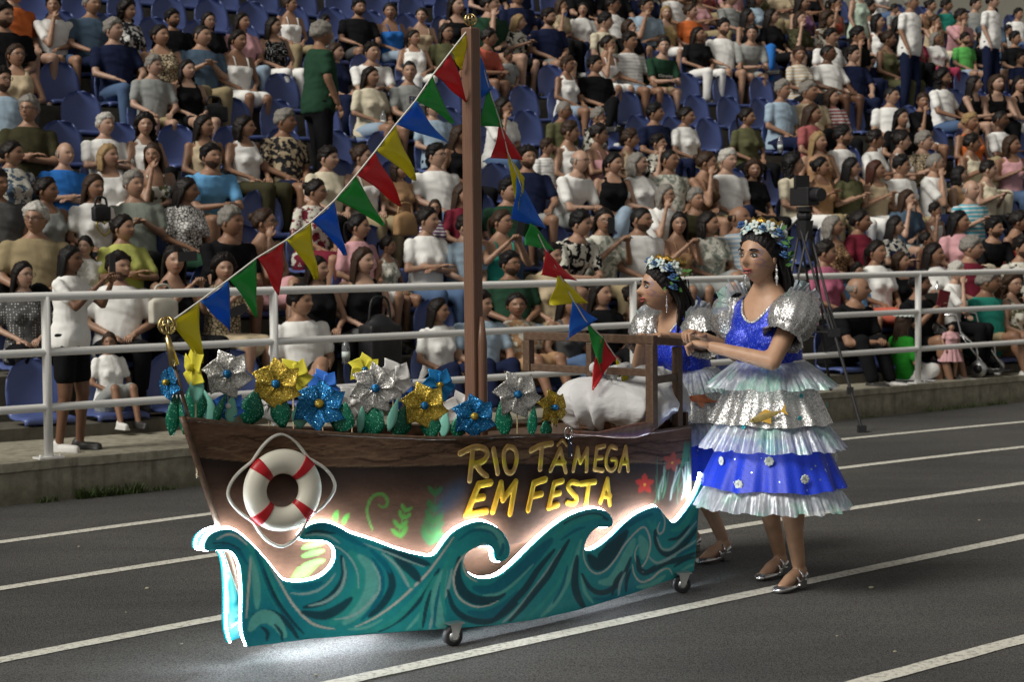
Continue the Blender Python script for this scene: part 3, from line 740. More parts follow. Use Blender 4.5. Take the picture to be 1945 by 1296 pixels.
# u v sex hair top colour pattern bottom pose look flags(g glasses, c child, d dark skin)
PEOPLE = """
5 23 m sk tee black . long:jeans s r
40 -14 m sd tee orange . shorts:black s r
93 10 m sk tee white . shorts:jeans c f
172 8 m sg polo slate . long:navy k q
235 20 f cd blouse white dark_floral long:black l q
222 57 m sg tee navy . long:jeans k r
334 36 m sk tee black . long:black l r
392 40 f ld tee black . long:navy l q g
463 42 f ld tee pink . long:ljeans l r
315 68 f ud tank beige leopard skirt:black l r
382 68 m zd tee slate . long:khaki a r
440 77 f pd strap white . skirt:white l q
30 105 f pb tank beige . long:dgrey l r g
290 125 m sg polo grey . shorts:khaki k r
352 132 f bd tank black . shorts:black l q
5 152 m sd tee lightblue . long:navy l r g
49 208 m sg polo dkolive . long:black x f g
206 237 m sw polo white . long:navy x q
272 238 f cd tank white . long:black l f
391 240 f ld tank beige . long:black l r
463 241 f bd tank white . long:dkolive l r
22 292 f pd blouse slate floral long:black l r
118 293 m xg polo blue . long:navy x q
228 297 f by tank white . skirt:white l r
285 296 f lb strap olive floral long:black C f
405 300 m sk polo sky . shorts:khaki n q
549 8 f ub strap white . long:khaki l r
519 50 f ld tank black dots long:white l r
614 42 m cd tee lightblue . long:white l q c
678 14 m sk tee black . shorts:dgrey k q
745 22 f ud strap blue . long:ljeans l f
798 30 f ud strap beige . long:navy l f
789 72 f pd tank white . long:white l r
847 62 f bd tee olive . long:navy l q g
874 5 f ld tank black . long:black l q
707 100 m sd tee white . long:navy n q
642 99 f bb tee navy . long:navy l r
704 146 f ld blouse cream . shorts:ljeans l q
779 136 m zk tee grey . long:black s f
913 70 m sd polo coral . shorts:grey n r
537 231 m sg tee beige dark_floral shorts:navy l r
617 301 f sd tee cream . long:black s r
692 298 f ub strap white . long:khaki l r
830 296 m sk polo white . long:jeans s r g
866 257 f lb tank black . long:black l r
828 205 m sd tee lightblue . long:black l q
936 8 m sd tee green . shorts:navy c r
973 41 f ly blouse black floral skirt:black a r
1043 33 m sd tee navy . shorts:grey l r g
1066 11 f lb tee beige . long:black c r
1104 19 f ld tee white . long:navy l f
1167 8 m sd tee white . long:navy l r g
1147 41 m sk tee cream . long:khaki l r
1227 11 m sd tee lightblue . shorts:black c r
1268 25 f by tank gold . skirt:white l f
1309 22 f ub tee orange . long:black l r
1159 84 f pd strap white . skirt:white c r
1194 79 m sd tee white stripes shorts:ljeans k q
1198 52 f bb tee black . long:black c r
1257 87 m sd tee green . shorts:khaki n f
1325 65 f vd tee black . long:white l r
1374 52 m sk tee white . shorts:navy k q
965 106 m sb tee grey . shorts:grey l r c
1076 123 f sb tank white . shorts:ljeans l q g
1134 123 m sk tee black . long:black L r
985 -6 m sd tee navy . long:navy l q
1069 210 m zg tee olive . long:black l r g
1122 221 f sg tee black floral long:black c r
1081 251 f sb tank white . long:navy l r
1142 256 f sd strap pink . long:navy x r g
1190 264 f sb tank beige . long:black l r
1257 215 m sk tee navy . long:navy l r
1292 221 f ud tee white . skirt:khaki l q
1246 272 f sd tee black floral long:black c r
1418 223 f pd tee olive . long:black l r
1014 300 m sd polo navy . shorts:grey k q
1039 272 m sb tee white stripes long:black l r c
1077 305 m xg polo white . shorts:grey n q g
1164 311 f pk tank black . long:ljeans l r
1221 311 f bg tee white dots long:navy k r
1281 305 m zk tee greygreen floral long:dgrey l r
1322 308 f ub strap brown . shorts:khaki c r
1374 305 m sw polo white . long:navy l q
952 204 f bd tee white . long:jeans c r
1422 31 f lk tank black . long:blue l r
1470 31 f ld tee black . skirt:black l r
1520 36 f bb blouse olive leopard long:black C q
1565 36 f cb blouse brown floral long:khaki l q
1526 6 f ld tank purple . long:black l r
1579 6 f pd strap coral . long:navy c r
1655 14 m sk tank white . long:navy l r
1697 17 m sk tee grey . long:navy l r c
1770 11 f ud tank brown . long:black l r
1792 10 m sd tee teal . long:black l r
1672 42 f bk tank white . shorts:ljeans l r
1716 42 f lk tee black . long:black l q
1775 40 f ub tank beige . long:cream C r
1887 25 m sk tee slate . long:jeans n f
1932 28 m sk tee white . long:jeans l q
1915 54 m sk tee white . long:white l q c
1578 70 m sk tee white . long:navy l r
1624 67 m sk tee black . long:navy c r
1574 101 m zk tee white . shorts:black k r d
1621 104 m sd tee navy . long:navy k r
1523 104 f sb tee beige stripes long:black l f
1676 73 f ub tank olive . long:olive l r
1732 73 f sd tee raspberry . long:raspberry l q
1778 76 f bg tee white . long:raspberry l r
1831 76 m sd tee brightgreen . shorts:ljeans l q
1871 73 m sd tee black . shorts:ljeans l q
1930 73 m sk tee black . long:black l r
1666 118 m sk tee navy . long:navy l f c
1938 112 m sd tee navy . long:navy l q
1431 62 m sd tee grey . shorts:grey n f
1481 171 m sg polo lightblue . long:navy l q
1537 174 m sg polo beige . long:black l r
1585 185 f bb tee rose stripes long:black l r
1540 216 f lb tee rose . long:black l q
1689 182 m zk tee white . long:white l r
1708 219 f lk tee black . long:black l q
1747 193 f sb tee black . shorts:white c f
1801 149 m ck tee white . shorts:jeans k q
1840 160 f ld tank black . shorts:black n r
1901 157 f bb tank black . long:black n q
1930 157 f lk tank black . skirt:white n f
1557 269 f ly tank tan . long:khaki l r
1602 258 m sk tee white . long:navy l r
1661 266 f sd tee white . long:khaki x r
1707 266 f ud tank white . long:navy x r
1756 269 m sg tee beige leopard long:khaki a r
1845 232 f sy tank orange . long:khaki l q
1901 227 m zk polo white . long:grey x q d
1845 272 f sd tank cream . long:cream a r
1924 269 f bb tank pink . long:jeans a r
95 362 f ud tank grey . long:black l r
175 357 f lb tee white . shorts:black l q
257 351 m sg polo greygreen . long:black a r
346 362 f ld blouse white leopard long:green l r
62 416 m sw polo khaki . long:black l f g
236 434 f ud blouse lime . skirt:lime x r
434 423 m sg tee black . shorts:jeans n r
162 467 f pd tee white floral shorts:grey l f c
46 524 f ld blouse dgrey dots long:black l r g
326 490 f vd tank black . long:black p f
424 511 f cd blouse beige leopard skirt:beige p f
220 508 m sd tee white . long:black l r
2 350 m sd tee dgrey . long:black l r
501 423 f ub strap tan . skirt:pink C r g
591 364 f ud blouse burgundy floral skirt:burgundy l r g
830 385 f lb tee purple stripes shorts:grey l f cg
681 431 f pk blouse pink . skirt:white l r
689 497 f vb tank black . shorts:dgrey l r
733 467 f pd tank greygreen floral shorts:khaki l r c
814 418 f ud tee white . long:jeans x r
872 431 m sd polo lightblue . long:jeans s r
756 322 f bb tee tan . long:navy l q
950 423 f pb strap teal . long:ljeans p r g
573 572 m sk polo white . shorts:black L r
836 590 f vd tee white . long:navy l r
905 578 m sd tee lightblue . long:navy k r
603 512 f ld tank black . long:black l r
872 370 f lb tee burgundy . long:navy l q
965 363 m sk polo green . long:jeans l r
1091 423 m sk tee black floral shorts:black n r
1142 420 f ld blouse greygreen floral long:khaki p f g
1211 417 m zk polo white . long:khaki s r
1268 371 f bg tee white . long:khaki c r g
1325 378 m sg tee dkolive . shorts:khaki n q
1284 425 f vd strap tan . skirt:grey p f
1347 425 f bd tee greygreen floral skirt:grey l r
1412 414 m xd tee lightblue stripes long:grey l r
1431 323 f cb tee black . long:black l f
987 502 m sk tee green . long:ljeans l r g
1028 487 f ud blouse beige . long:khaki l r
987 581 f ud blouse tan floral skirt:tan l f
1161 556 f ld blouse black . long:black l r
1186 564 f ud tank brown leopard long:black l r
1074 578 f vd tank dgrey . long:jeans l q
1518 312 m ck tee cream . long:white l r
1562 318 f uk tank tan . long:khaki a r
1607 318 f vk tee olive . long:white a r
1669 323 f va tank beige . long:white a r
1711 315 m sk tee white . long:khaki l r
1778 309 m zg tee white . long:navy c r
1826 332 f bk tank tan . long:black l r
1848 362 m xg polo turq stripes long:navy a q
1876 323 f sd tank cream . long:black a r
1726 379 f vb tee slate . shorts:grey c r
1775 385 m sd tank white . shorts:white c r c
1599 430 f bg tank tan leopard long:black l r
1621 421 f ud tee burgundy . long:black l q
1697 430 f ld tee navy floral shorts:black x r
1568 474 f sd tee hotpink . long:black l r
1655 477 f pd tee white . skirt:coral l q
1638 502 m sd tee sky . shorts:black l q c
1719 497 f bb tank black . long:black l r
1759 449 f ud tank coral . shorts:black l r c
1778 483 f ld tee white . long:navy x r
1840 472 m sg tee burgundy . long:navy l r
1845 421 f lk tee pink . long:cream l r
1876 433 m sk tee black . shorts:black n r
1932 418 f ud strap red . long:black l r
1941 466 m sd tee dgrey floral long:black l q
1619 549 m xg tee black . long:black n r
1744 538 m sk tee black . shorts:black p r
1871 536 m sg polo teal . shorts:khaki l r
1925 541 f cb tank olive floral shorts:tan l f g
207 652 f ub tee white . skirt:grey l f c
"""
occ = {k: [] for k in range(1, NROW+1)}; PDATA = []
BODYRZ = math.atan2(NV2[0], -NV2[1])
SEATZ = .085; SEATT = .26
for ln in PEOPLE.strip().splitlines():
    w = ln.split(); u, v = float(w[0]), float(w[1]); fl = w[10] if len(w) > 10 else ''
    pose = PS[w[8]]; child = 'c' in fl; sex = w[2]
    hb = skeleton(sex, pose, 'sit')['head']; best = None; sc0 = .66 if child else (.94 if sex == 'm' else .92)
    for k in range(1, NROW+1):
        E, z = on_s(u, v, row_t(k)+SEATT+hb[1]*sc0)
        s_ = (z-row_h(k)-SEATZ)/hb[2]
        if best is None or abs(s_-sc0) < best[0]: best = (abs(s_-sc0), k, E, s_)
    _, k, E, s_ = best; s_ = max(.86*sc0, min(1.12*sc0, s_))
    PDATA.append(dict(u=u, v=v, k=k, E=E, s=s_, w=w, fl=fl, pose=pose, child=child)); occ[k].append(E)
if True:
    # a few more heads at the very top where the frame cuts the crowd
    fill = random.Random(5)
    for k in range(9, NROW+1):
        for E in np.arange(6, 30, .52):
            P = sst(E, row_t(k)+SEATT, row_h(k)+SEATZ+.78); u, v = proj(P)
            if v < 22 and v > -75 and 560 < u < 1990 and all(abs(E-x) > .47 for x in occ[k]) and fill.random() < (.9 if k >= 13 and u < 1560 else .55 if u < 1560 else .35):
                sx = fill.choice('mf'); w = [str(int(u)), str(int(v)), sx, (fill.choice(['sk', 'sd', 'sg']) if sx == 'm' else fill.choice(['ld', 'lb', 'ud', 'bk', 'pd'])),
                     'tee' if sx == 'm' else fill.choice(['tee', 'tank']), fill.choice(['white', 'white', 'black', 'navy', 'grey', 'pink', 'olive', 'lightblue', 'beige', 'rose']), '.', fill.choice(['long:navy', 'long:black', 'long:khaki', 'shorts:jeans']), fill.choice('lskxc'), fill.choice('rrq')]
                PDATA.append(dict(u=u, v=v, k=k, E=float(E), s=fill.uniform(.88, .96), w=w, fl='', pose=PS[w[8]], child=False)); occ[k].append(float(E))
                if len(w) == 10: PDATA[-1]['w'] = w
# spread neighbours that sit too close in a row
for k in occ:
    ps = sorted([p for p in PDATA if p['k'] == k], key=lambda p: p['E'])
    for it in range(6):
        for a, b in zip(ps, ps[1:]):
            g_ = b['E']-a['E']; need = .40 if not (a['child'] or b['child']) else .30
            if g_ < need: a['E'] -= (need-g_)*.35; b['E'] += (need-g_)*.35
    occ[k] = [p['E'] for p in ps]
ORD = ['zeroth', 'first', 'second', 'third', 'fourth', 'fifth', 'sixth', 'seventh', 'eighth', 'ninth', 'tenth', 'eleventh', 'twelfth', 'thirteenth', 'fourteenth', 'fifteenth', 'sixteenth', 'seventeenth', 'eighteenth', 'nineteenth', 'twentieth']
def ordn(n):
    if n <= 20: return ORD[n]
    if n < 30: return 'twenty-'+ORD[n-20]
    if n == 30: return 'thirtieth'
    if n < 40: return 'thirty-'+ORD[n-30]
    return str(n)+'th'
prng = random.Random(11); SEATED = []
for k in occ:
    ps = sorted([p for p in PDATA if p['k'] == k], key=lambda p: p['E'])
    for n_, p in enumerate(ps):
        w = p['w']; sex = w[2]; hs, hc = HS[w[3][0]], w[3][1]; topst, topc, pat = w[4], w[5], w[6]
        pat = 'plain' if pat == '.' else pat; bot, botc = w[7].split(':')
        pl, look = w[8], w[9]
        pose = PS[pl]; look = look[0]
        yaw = {'r': .62, 'q': .18, 'f': -.55}.get(look, .3); yaw = round(yaw*4)/4 if look != 'q' else .2
        legs = 'cross' if pl == 'L' or (bot in ('long', 'skirt') and pose in ('lap', 'chin', 'cross') and prng.random() < .18) else 'sit'
        if k == 1: legs = 'lowcross' if legs == 'cross' else 'low'
        rz = BODYRZ+prng.uniform(-.30, .34)
        loc = sst(p['E'], row_t(k)+SEATT, row_h(k)+SEATZ)
        cn = CNAME.get(topc, topc); ga = {'tee': 'T-shirt', 'polo': 'polo shirt', 'blouse': 'blouse', 'tank': 'sleeveless top', 'strap': 'strappy top'}[topst]
        lab = '%s in %s%s %s, %s %s hair, %s row, %s from left' % ('child' if p['child'] else 'person', (PATN[pat]+' ') if pat != 'plain' else '', cn, ga, HAIRFULL[hs], HCN[hc], ordn(k), ordn(n_+1))
        p['obj'] = make_person(loc, rz, sex, hs, hc, topst, COL[topc], pat, bot, COL[botc], pose, legs, yaw, 0.0, p['s'], DARKSKIN if 'd' in p['fl'] else SKINS[prng.randrange(5)],
                    lab, 'spectators seated in the stand', 'g' in p['fl'], None, prng.uniform(.98, 1.16) if not p['child'] else .95, beard=(sex == 'm' and hc in 'kd' and hs != 'bald' and not p['child'] and prng.random() < .45))
        SEATED.append((p, loc))

# seats
def seat_mesh():
    mb = MB(); na, nb_ = 12, 9; G = []
    prof = [(-.215, -.035), (-.21, .0), (-.12, .004), (-.02, -.004), (.08, .004), (.135, .03), (.165, .09), (.185, .18), (.20, .27), (.212, .34), (.22, .385), (.226, .41)]
    for i, (y, z) in enumerate(prof):
        row = []
        for j in range(na+1):
            a = -1+2*j/na
            hw = .20 if i < 6 else .215
            b = max(0, (z-.16)/.25); hw *= math.sqrt(max(0.02, 1-(b*.985)**2.6)) if i >= 6 else 1
            x = a*hw; yy = y-(.055*a*a if i >= 6 else 0); zz = z+(.02*a*a if i < 6 else 0)-(.03*abs(a)**6 if i < 6 else 0)
            row.append((x, yy, zz))
        G.append(row)
    n = na+1
    front = [p for r in G for p in r]; back = [(p[0], p[1]+.012, p[2]-.012) for p in front]
    F = []
    for i in range(len(G)-1):
        for j in range(na): F.append((i*n+j, i*n+j+1, (i+1)*n+j+1, (i+1)*n+j))
    o = len(front); F2 = [tuple(x+o for x in f[::-1]) for f in F]; E_ = []
    per = list(range(n))+[i*n+n-1 for i in range(1, len(G))]+[(len(G)-1)*n+j for j in range(n-2, -1, -1)]+[i*n for i in range(len(G)-2, 0, -1)]
    for a, b in zip(per, per[1:]+per[:1]): E_.append((a, a+o, b+o, b))
    mb.add(front+back, F+F2+E_)
    mb.box((0, .02, -.05), (.16, .22, .08))
    return mb.mesh('stadium_seat', [SEAT])
SM = seat_mesh(); SCAND = []
for k in range(1, NROW+1):
    es = sorted(occ[k]); allp = [(e, True) for e in es]
    pts = [-.8]+es+[33.]
    for a, b in zip(pts, pts[1:]):
        gap = b-a; n_ = int(gap/.52)-1 if gap < 3 else int(gap/.52)-1
        for q in range(max(0, n_)): allp.append((a+gap*(q+1)/(n_+1), False))
    for e, used in sorted(allp):
        P = sst(e, row_t(k)+SEATT-.05, row_h(k)+.06); u, v = proj(P+[0, 0, .25])
        if -40 < u < 1990 and -40 < v < 800: SCAND.append((k, e, used, u))
emp = [s for s in SCAND if not s[2]]; use = [s for s in SCAND if s[2]]
keep = emp+use[:max(0, 296-len(emp))] if len(emp) < 296 else emp[:296]
rest = [s for s in SCAND if s not in keep]
cnt = {}
print('people', len(SEATED), 'seats empty', len(emp), 'used', len(use), 'rest', len(rest))
for k, e, used, u in keep:
    o = link('stadium_seat', SM, loc=tuple(sst(e, row_t(k)+SEATT-.05, row_h(k)+.06))); o.rotation_euler = (0, 0, BODYRZ+prng.uniform(-.02, .02))
    cnt[(k, used)] = cnt.get((k, used), 0)+1
    tag(o, '%s blue seat in the %s row up, %s %s one from left' % ('occupied' if used else 'empty', ordn(k), ordn(cnt[(k, used)]), 'occupied' if used else 'empty'), 'seat', 'blue stadium seats')
if rest:
    mb = MB(); sv = mverts(SM); sf = [tuple(p.vertices) for p in SM.polygons]
    for k, e, used, u in rest: mb.add((rotz(BODYRZ)@sv.T).T+sst(e, row_t(k)+SEATT-.05, row_h(k)+.06), sf)
    o = build(mb, 'stadium_seats', SEAT); tag(o, 'remaining blue seats hidden beneath spectators', 'seats', kind='stuff')

for q in PDATA:
    pass
# ================================================================== the boat float
BA = math.radians(42); AX = np.array([math.sin(BA), math.cos(BA), 0]); LN = np.array([math.cos(BA), -math.sin(BA), 0])
BLEN = 2.644; BOW = np.array([.548, 8.818, 0]) - BLEN*AX
def bp(s, w, z): return BOW + s*AX + w*LN + np.array([0, 0, z])
_ws = np.array([-.3, .0, .10, .229, .45, .653, .85, 1.01, 1.2, 1.6, 2.644, 3.2]); _ww = np.array([.035, .035, .042, .06, .14, .226, .33, .39, .415, .42, .40, .39])
_sd = np.linspace(-.3, 3.2, 351); _wd = np.interp(_sd, _ws, _ww); _wd = np.convolve(np.pad(_wd, 14, 'edge'), np.ones(29)/29, 'valid')
def wpan(s, z=0.0): return float(np.interp(s, _sd, _wd))
def stem(z): return max(-.02, .33*(.95-z)/.87)
def whull(s, z):
    t = stem(z); se = .15+(s-t)*(BLEN-.15)/(BLEN-t); return max(.004, wpan(se)-.045)
def surf(u, v, wf):
    """photo point -> (s, z) on one side of the boat"""
    q = ray(u, v); w = .3
    for it in range(26):
        k = ((BOW-CAMP)@LN+w)/(q@LN); P = CAMP+q*k; s_ = (P-BOW)@AX; z = P[2]; w = .5*w+.5*wf(s_, z)
    return s_, z
def sp(s, z, wf, off=0.0, side=1):
    w = wf(s, z); dw = (wf(s+.02, z)-wf(s-.02, z))/.04; n = LN-dw*AX; n = n/np.linalg.norm(n)
    P = bp(s, w, z)+n*off
    if side < 0: d = (P-BOW)@LN; P = P-2*d*LN
    return P
def on_plane(u, v, A, B):
    """photo point on the vertical plane through plan points A and B"""
    q = ray(u, v); n = np.array([B[1]-A[1], A[0]-B[0], 0]); return CAMP+q*((np.asarray(A)-CAMP)@n/(q@n))
def T1(x, y): return 300+x/3.24, 640+y/3.24
def T2(x, y): return 340+x/3.24, 860+y/3.24
def T3(x, y): return 800+x/3.24, 860+y/3.24
def T4(x, y): return 850+x/3.536, 600+y/3.536
TIL = {1: T1, 2: T2, 3: T3, 4: T4, 0: lambda x, y: (x, y)}
def TP(t, pts): return [TIL[t](*p) for p in pts]
def paint(C, UV, strokes):
    for (t, pts, w, colr, soft, al) in strokes:
        P = catmull([np.array(p) for p in TP(t, pts)], 7) if len(pts) > 2 else np.array(TP(t, pts)); w = w/(3.24 if t in (1, 2, 3) else 3.536 if t == 4 else 1)
        m = w+soft+2; sel = np.where((UV[:, 0] > P[:, 0].min()-m) & (UV[:, 0] < P[:, 0].max()+m) & (UV[:, 1] > P[:, 1].min()-m) & (UV[:, 1] < P[:, 1].max()+m))[0]
        if not len(sel): continue
        X = UV[sel]; best = np.full(len(sel), 1e9); tb = np.zeros(len(sel)); N = len(P)-1
        for i in range(N):
            a, b = P[i], P[i+1]; d = b-a; L = d@d+1e-9; k = np.clip(((X-a)@d)/L, 0, 1); dist = np.linalg.norm(X-(a+k[:, None]*d), axis=1)
            u_ = dist < best; best[u_] = dist[u_]; tb[u_] = (i+k[u_])/N
        prof = np.clip(np.sin(np.pi*np.clip(.06+.88*tb, 0, 1))**.6, .15, 1)
        mk = np.clip((w/2*prof-best)/soft+.5, 0, 1)*al
        C[sel] = C[sel]*(1-mk[:, None])+np.array(colr)*mk[:, None]
    return C
def board(name, poly_sz, wf, thick, mat, parent, origin, colfn, grid=.008, side=1, zmin=-9, off=0.0):
    """flat sheet bent round the boat's plan: outline polygon in (s, z), triangulated with inner points for the paint"""
    poly = [Vector(p) for p in poly_sz]; n = len(poly); V = list(poly); E_ = [(i, (i+1) % n) for i in range(n)]
    ps = np.array(poly_sz); s0, s1, z0, z1 = ps[:, 0].min(), ps[:, 0].max(), ps[:, 1].min(), ps[:, 1].max()
    gx, gz = np.meshgrid(np.arange(s0, s1, grid), np.arange(max(z0, zmin), z1, grid)); G = np.stack([gx.ravel(), gz.ravel()], 1)+rng.uniform(-.15, .15, (gx.size, 2))*grid
    ins = np.zeros(len(G), bool); x, y = G[:, 0], G[:, 1]; dmin = np.full(len(G), 1e9)
    for i in range(n):
        a, b = ps[i], ps[(i+1) % n]
        c = ((a[1] > y) != (b[1] > y)) & (x < (b[0]-a[0])*(y-a[1])/(b[1]-a[1]+1e-12)+a[0]); ins ^= c
        d = b-a; k = np.clip(((G-a)@d)/(d@d+1e-12), 0, 1); dmin = np.minimum(dmin, np.linalg.norm(G-(a+k[:, None]*d), axis=1))
    V += [Vector(p) for p in G[ins & (dmin > grid*.45)]]
    r = delaunay_2d_cdt(V, E_, [list(range(n))], 1, 1e-5)
    SZ = np.array([tuple(p) for p in r[0]]); F = [tuple(f) for f in r[2]]
    P = np.array([sp(a, b, wf, off, 1) for a, b in SZ]); px = np.array([proj(p) for p in P])
    C = colfn(px, SZ)
    if side < 0: P = np.array([sp(a, b, wf, off, -1) for a, b in SZ])
    me = bpy.data.meshes.new(name); me.from_pydata([tuple(p-origin) for p in P], [], F); me.materials.append(mat)
    bm = bmesh.new(); bm.from_mesh(me)
    for f in bm.faces:
        f.normal_update()
        c = f.calc_center_median(); 
        if f.normal@Vector(LN*side) < 0: f.normal_flip()
    bm.to_mesh(me); bm.free(); setcol(me, C); me.polygons.foreach_set('use_smooth', [True]*len(me.polygons))
    o = link(name, me, parent); m = o.modifiers.new('thickness', 'SOLIDIFY'); m.thickness = thick; m.offset = -1
    return o
BORG = BOW+AX*1.3
boat = thing('parade_boat', 'wheeled wooden parade boat with painted waves, lettering and LED outline', 'parade float', BORG)
HULLP = mat_paint('hull_paint', .72, .25, 55, .12); WAVEP = mat_paint('wave_paint', .42, .12, 90, .4, .15)
BROWN = mat_wood('brown_stained_wood', (.085, .050, .031), (.15, .090, .056), .45, (3, 3, 20)); MASTW = mat_wood('mast_wood', (.15, .078, .05), (.24, .13, .085), .42, (14, 14, 1.5), .2)
LED = mat_emit('led_strip', (.84, .91, 1.0), 56.0); LEDU = mat_emit('led_strip_under', (.86, .92, 1.0), 120.0)
GOLDT = simple('gold_wire', (.55, .42, .18), .28, 1.0, .1)
ROPE = simple('white_rope', (.70, .68, .62), .75, 0, .1, 200, .4)

# ---- hull
top = TP(1, [(170, 512), (300, 525), (500, 550), (800, 585), (1200, 610), (1700, 632)])+[(878, 834), (991, 830), (1100, 829), (1240, 823), (1313, 812)]
hp = [surf(u, v, whull) for u, v in top]; hs1 = hp[-1][0]
dens = []
for a, b in zip(hp, hp[1:]):
    for k in range(4): dens.append((a[0]+(b[0]-a[0])*k/4, a[1]+(b[1]-a[1])*k/4))
dens.append(hp[-1])
hull_poly = dens+[(hs1, .12)]+[(stem(z)+.004, z) for z in np.linspace(.12, hp[0][1]-.01, 16)]
TAN = (.30, .19, .11); PLK = (.12, .068, .042); DRK = (.020, .014, .012)
hstk = []
band_lo = [(0, 352, 862), (0, 376, 868), (0, 500, 879), (0, 608, 885), (0, 886, 882), (0, 1060, 880), (0, 1200, 879), (0, 1313, 868)]
for k in range(60):
    r_ = random.Random(k); u0 = r_.uniform(360, 1230); v0 = 822+ (u0-352)*.018*(1 if u0 < 900 else .9)+r_.uniform(0, 46); L = r_.uniform(60, 170); a = r_.uniform(2, 6); ph = r_.uniform(0, 6)
    hstk.append((0, [(u0+L*q/5, v0+a*math.sin(ph+q*1.3)) for q in range(6)], r_.uniform(1.6, 4.5), (.20, .125, .075) if k % 2 else (.028, .015, .010), 2.0, .85))
hstk += [(0, [(375, 868), (500, 879), (608, 885), (750, 885), (886, 882)], 3, (.22, .14, .08), 2, .8), (0, [(1000, 881), (1200, 879), (1313, 868)], 2.5, (.2, .12, .07), 2, .6)]
G1, G2 = (.055, .20, .03), (.02, .085, .028)
def leafset(t, stempts, n, ln, w, colr, al=.85):
    P = catmull([np.array(p, float) for p in stempts], 6); out = [(t, stempts, 6, colr, 2, al)]
    for k in range(n):
        f = (k+.5)/n; i = int(f*(len(P)-1)); p = P[i]; d = P[min(i+1, len(P)-1)]-P[max(i-1, 0)]; d /= np.linalg.norm(d)+1e-9; nn = np.array([-d[1], d[0]])
        for s_ in (-1, 1):
            l_ = ln*(1-.45*f); q = p+d*l_*.75+nn*s_*l_*.62; out.append((t, [tuple(p), tuple((p+q)/2+nn*s_*3), tuple(q)], w*(1-.3*f), colr, 2.2, al))
    return out
hstk += [(1, [(1320, 1190), (1290, 1100), (1295, 1030), (1330, 980), (1380, 970), (1410, 1000), (1405, 1040), (1380, 1050), (1360, 1035)], 20, (.06, .17, .03), 2, .9)]
hstk += leafset(1, [(1500, 1250), (1490, 1180), (1510, 1110), (1530, 1050)], 4, 80, 30, G1)
hstk += leafset(1, [(1670, 1290), (1690, 1180), (1700, 1080), (1705, 930)], 5, 110, 36, G2)
hstk += leafset(2, [(1530, 560), (1560, 440), (1575, 330), (1580, 210)], 4, 100, 34, (.025, .10, .025))
hstk += [(2, [(960, 430), (965, 390), (975, 360)], 34, G1, 3, .9), (2, [(1010, 440), (1025, 405), (1045, 380)], 30, G1, 3, .9)]
for (y0, L_) in ((570, 120), (620, 150), (680, 160), (735, 130)): hstk.append((2, [(760, y0+20), (830, y0), (890, y0-15)], 34, (.12, .36, .07), 3, .9))
hstk += [(3, [(120, 330), (190, 260), (250, 220)], 70, (.03, .045, .075), 25, .6), (1, [(1750, 1050), (1800, 980), (1880, 900)], 90, (.03, .05, .085), 30, .65)]
for (cx, cy, sc, cc) in ((1375, 195, 1.0, (.42, .03, .02)), (1545, 60, 1.0, (.34, .07, .04))):
    for k in range(5):
        a = -1.57+k*1.257+(.2 if cc[1] > .06 else 0); hstk.append((3, [(cx, cy), (cx+30*math.cos(a), cy+33*math.sin(a)), (cx+52*math.cos(a), cy+58*math.sin(a))], 36, cc, 3, .95))
    hstk.append((3, [(cx-3, cy), (cx, cy+3), (cx+4, cy)], 14, (.75, .5, .05), 3, .9))
for k in range(26):
    r_ = random.Random(100+k); x0 = r_.uniform(1430, 1640); y0 = r_.uniform(230, 330); hstk.append((3, [(x0, y0), (x0+r_.uniform(0, 25), y0-70), (x0+r_.uniform(5, 60), y0-r_.uniform(120, 220))], r_.uniform(5, 11), random.choice(((.10, .32, .14), (.55, .62, .55), (.05, .20, .12))), 2, .7))
for k in range(9):
    r_ = random.Random(200+k); x0 = 1575+r_.uniform(0, 60); hstk.append((4, [(x0, 1010), (x0+10, 930), (x0+r_.uniform(10, 50), 850)], 12, (.05, .19, .10), 2, .7))
def hull_col(px, SZ):
    C = np.zeros((len(px), 3)); bu = [b[1] for b in band_lo]; bv = [b[2] for b in band_lo]
    lo = np.interp(px[:, 0], bu, bv); d = px[:, 1]-lo
    nz = np.array([mnoise.noise((p[0]*.012, p[1]*.03, 0)) for p in px]); nf = np.array([mnoise.noise((p[0]*.05, p[1]*.3, 2)) for p in px])
    body = np.array([.075, .037, .022])[None]*(1+.35*nz+.2*nf)[:, None]
    k = np.clip((d-4)/60, 0, 1)[:, None]; body = np.array(DRK)*(1-k)+body*k
    pl = np.array(PLK)[None]*(1+.45*nf+.3*nz)[:, None]
    m = np.clip(d/2.5+.5, 0, 1)[:, None]; C = pl*(1-m)+body*m
    return np.clip(paint(C, px, hstk), 0.004, 1)
for sd_ in (1, -1): board('hull_side', hull_poly, whull, .012, HULLP, boat, BORG, hull_col, .0058 if sd_ > 0 else .02, sd_, zmin=.36)
mb = MB(); mb.tube([bp(stem(z)-.004, 0, z) for z in np.linspace(.10, hp[0][1]+.012, 12)], .012, 8); build(mb, 'stem_post', BROWN, boat, BORG)
for sd_ in (1, -1):
    mb = MB(); mb.tube([sp(a, b+.003, whull, -.006, sd_) for a, b in dens], .009, 8); build(mb, 'gunwale', BROWN, boat, BORG)
mb = MB(); L_ = [(s_, max(.005, whull(s_, .74)-.016)) for s_ in np.linspace(.10, hs1-.01, 30)]
mb.add([bp(a, b, .74) for a, b in L_]+[bp(a, -b, .74) for a, b in L_[::-1]], [tuple(range(60))]); build(mb, 'deck', BROWN, boat, BORG, smooth=False)
mb = MB(); wl = whull(hs1, .5)-.014; mb.box((0, 0, 0), (2*wl, .014, .72), np.stack([LN, AX, [0, 0, 1]], 1)); mb.v = [tuple(np.array(p)+bp(hs1-.012, 0, .46)) for p in mb.v]
build(mb, 'transom', BROWN, boat, BORG, smooth=False)

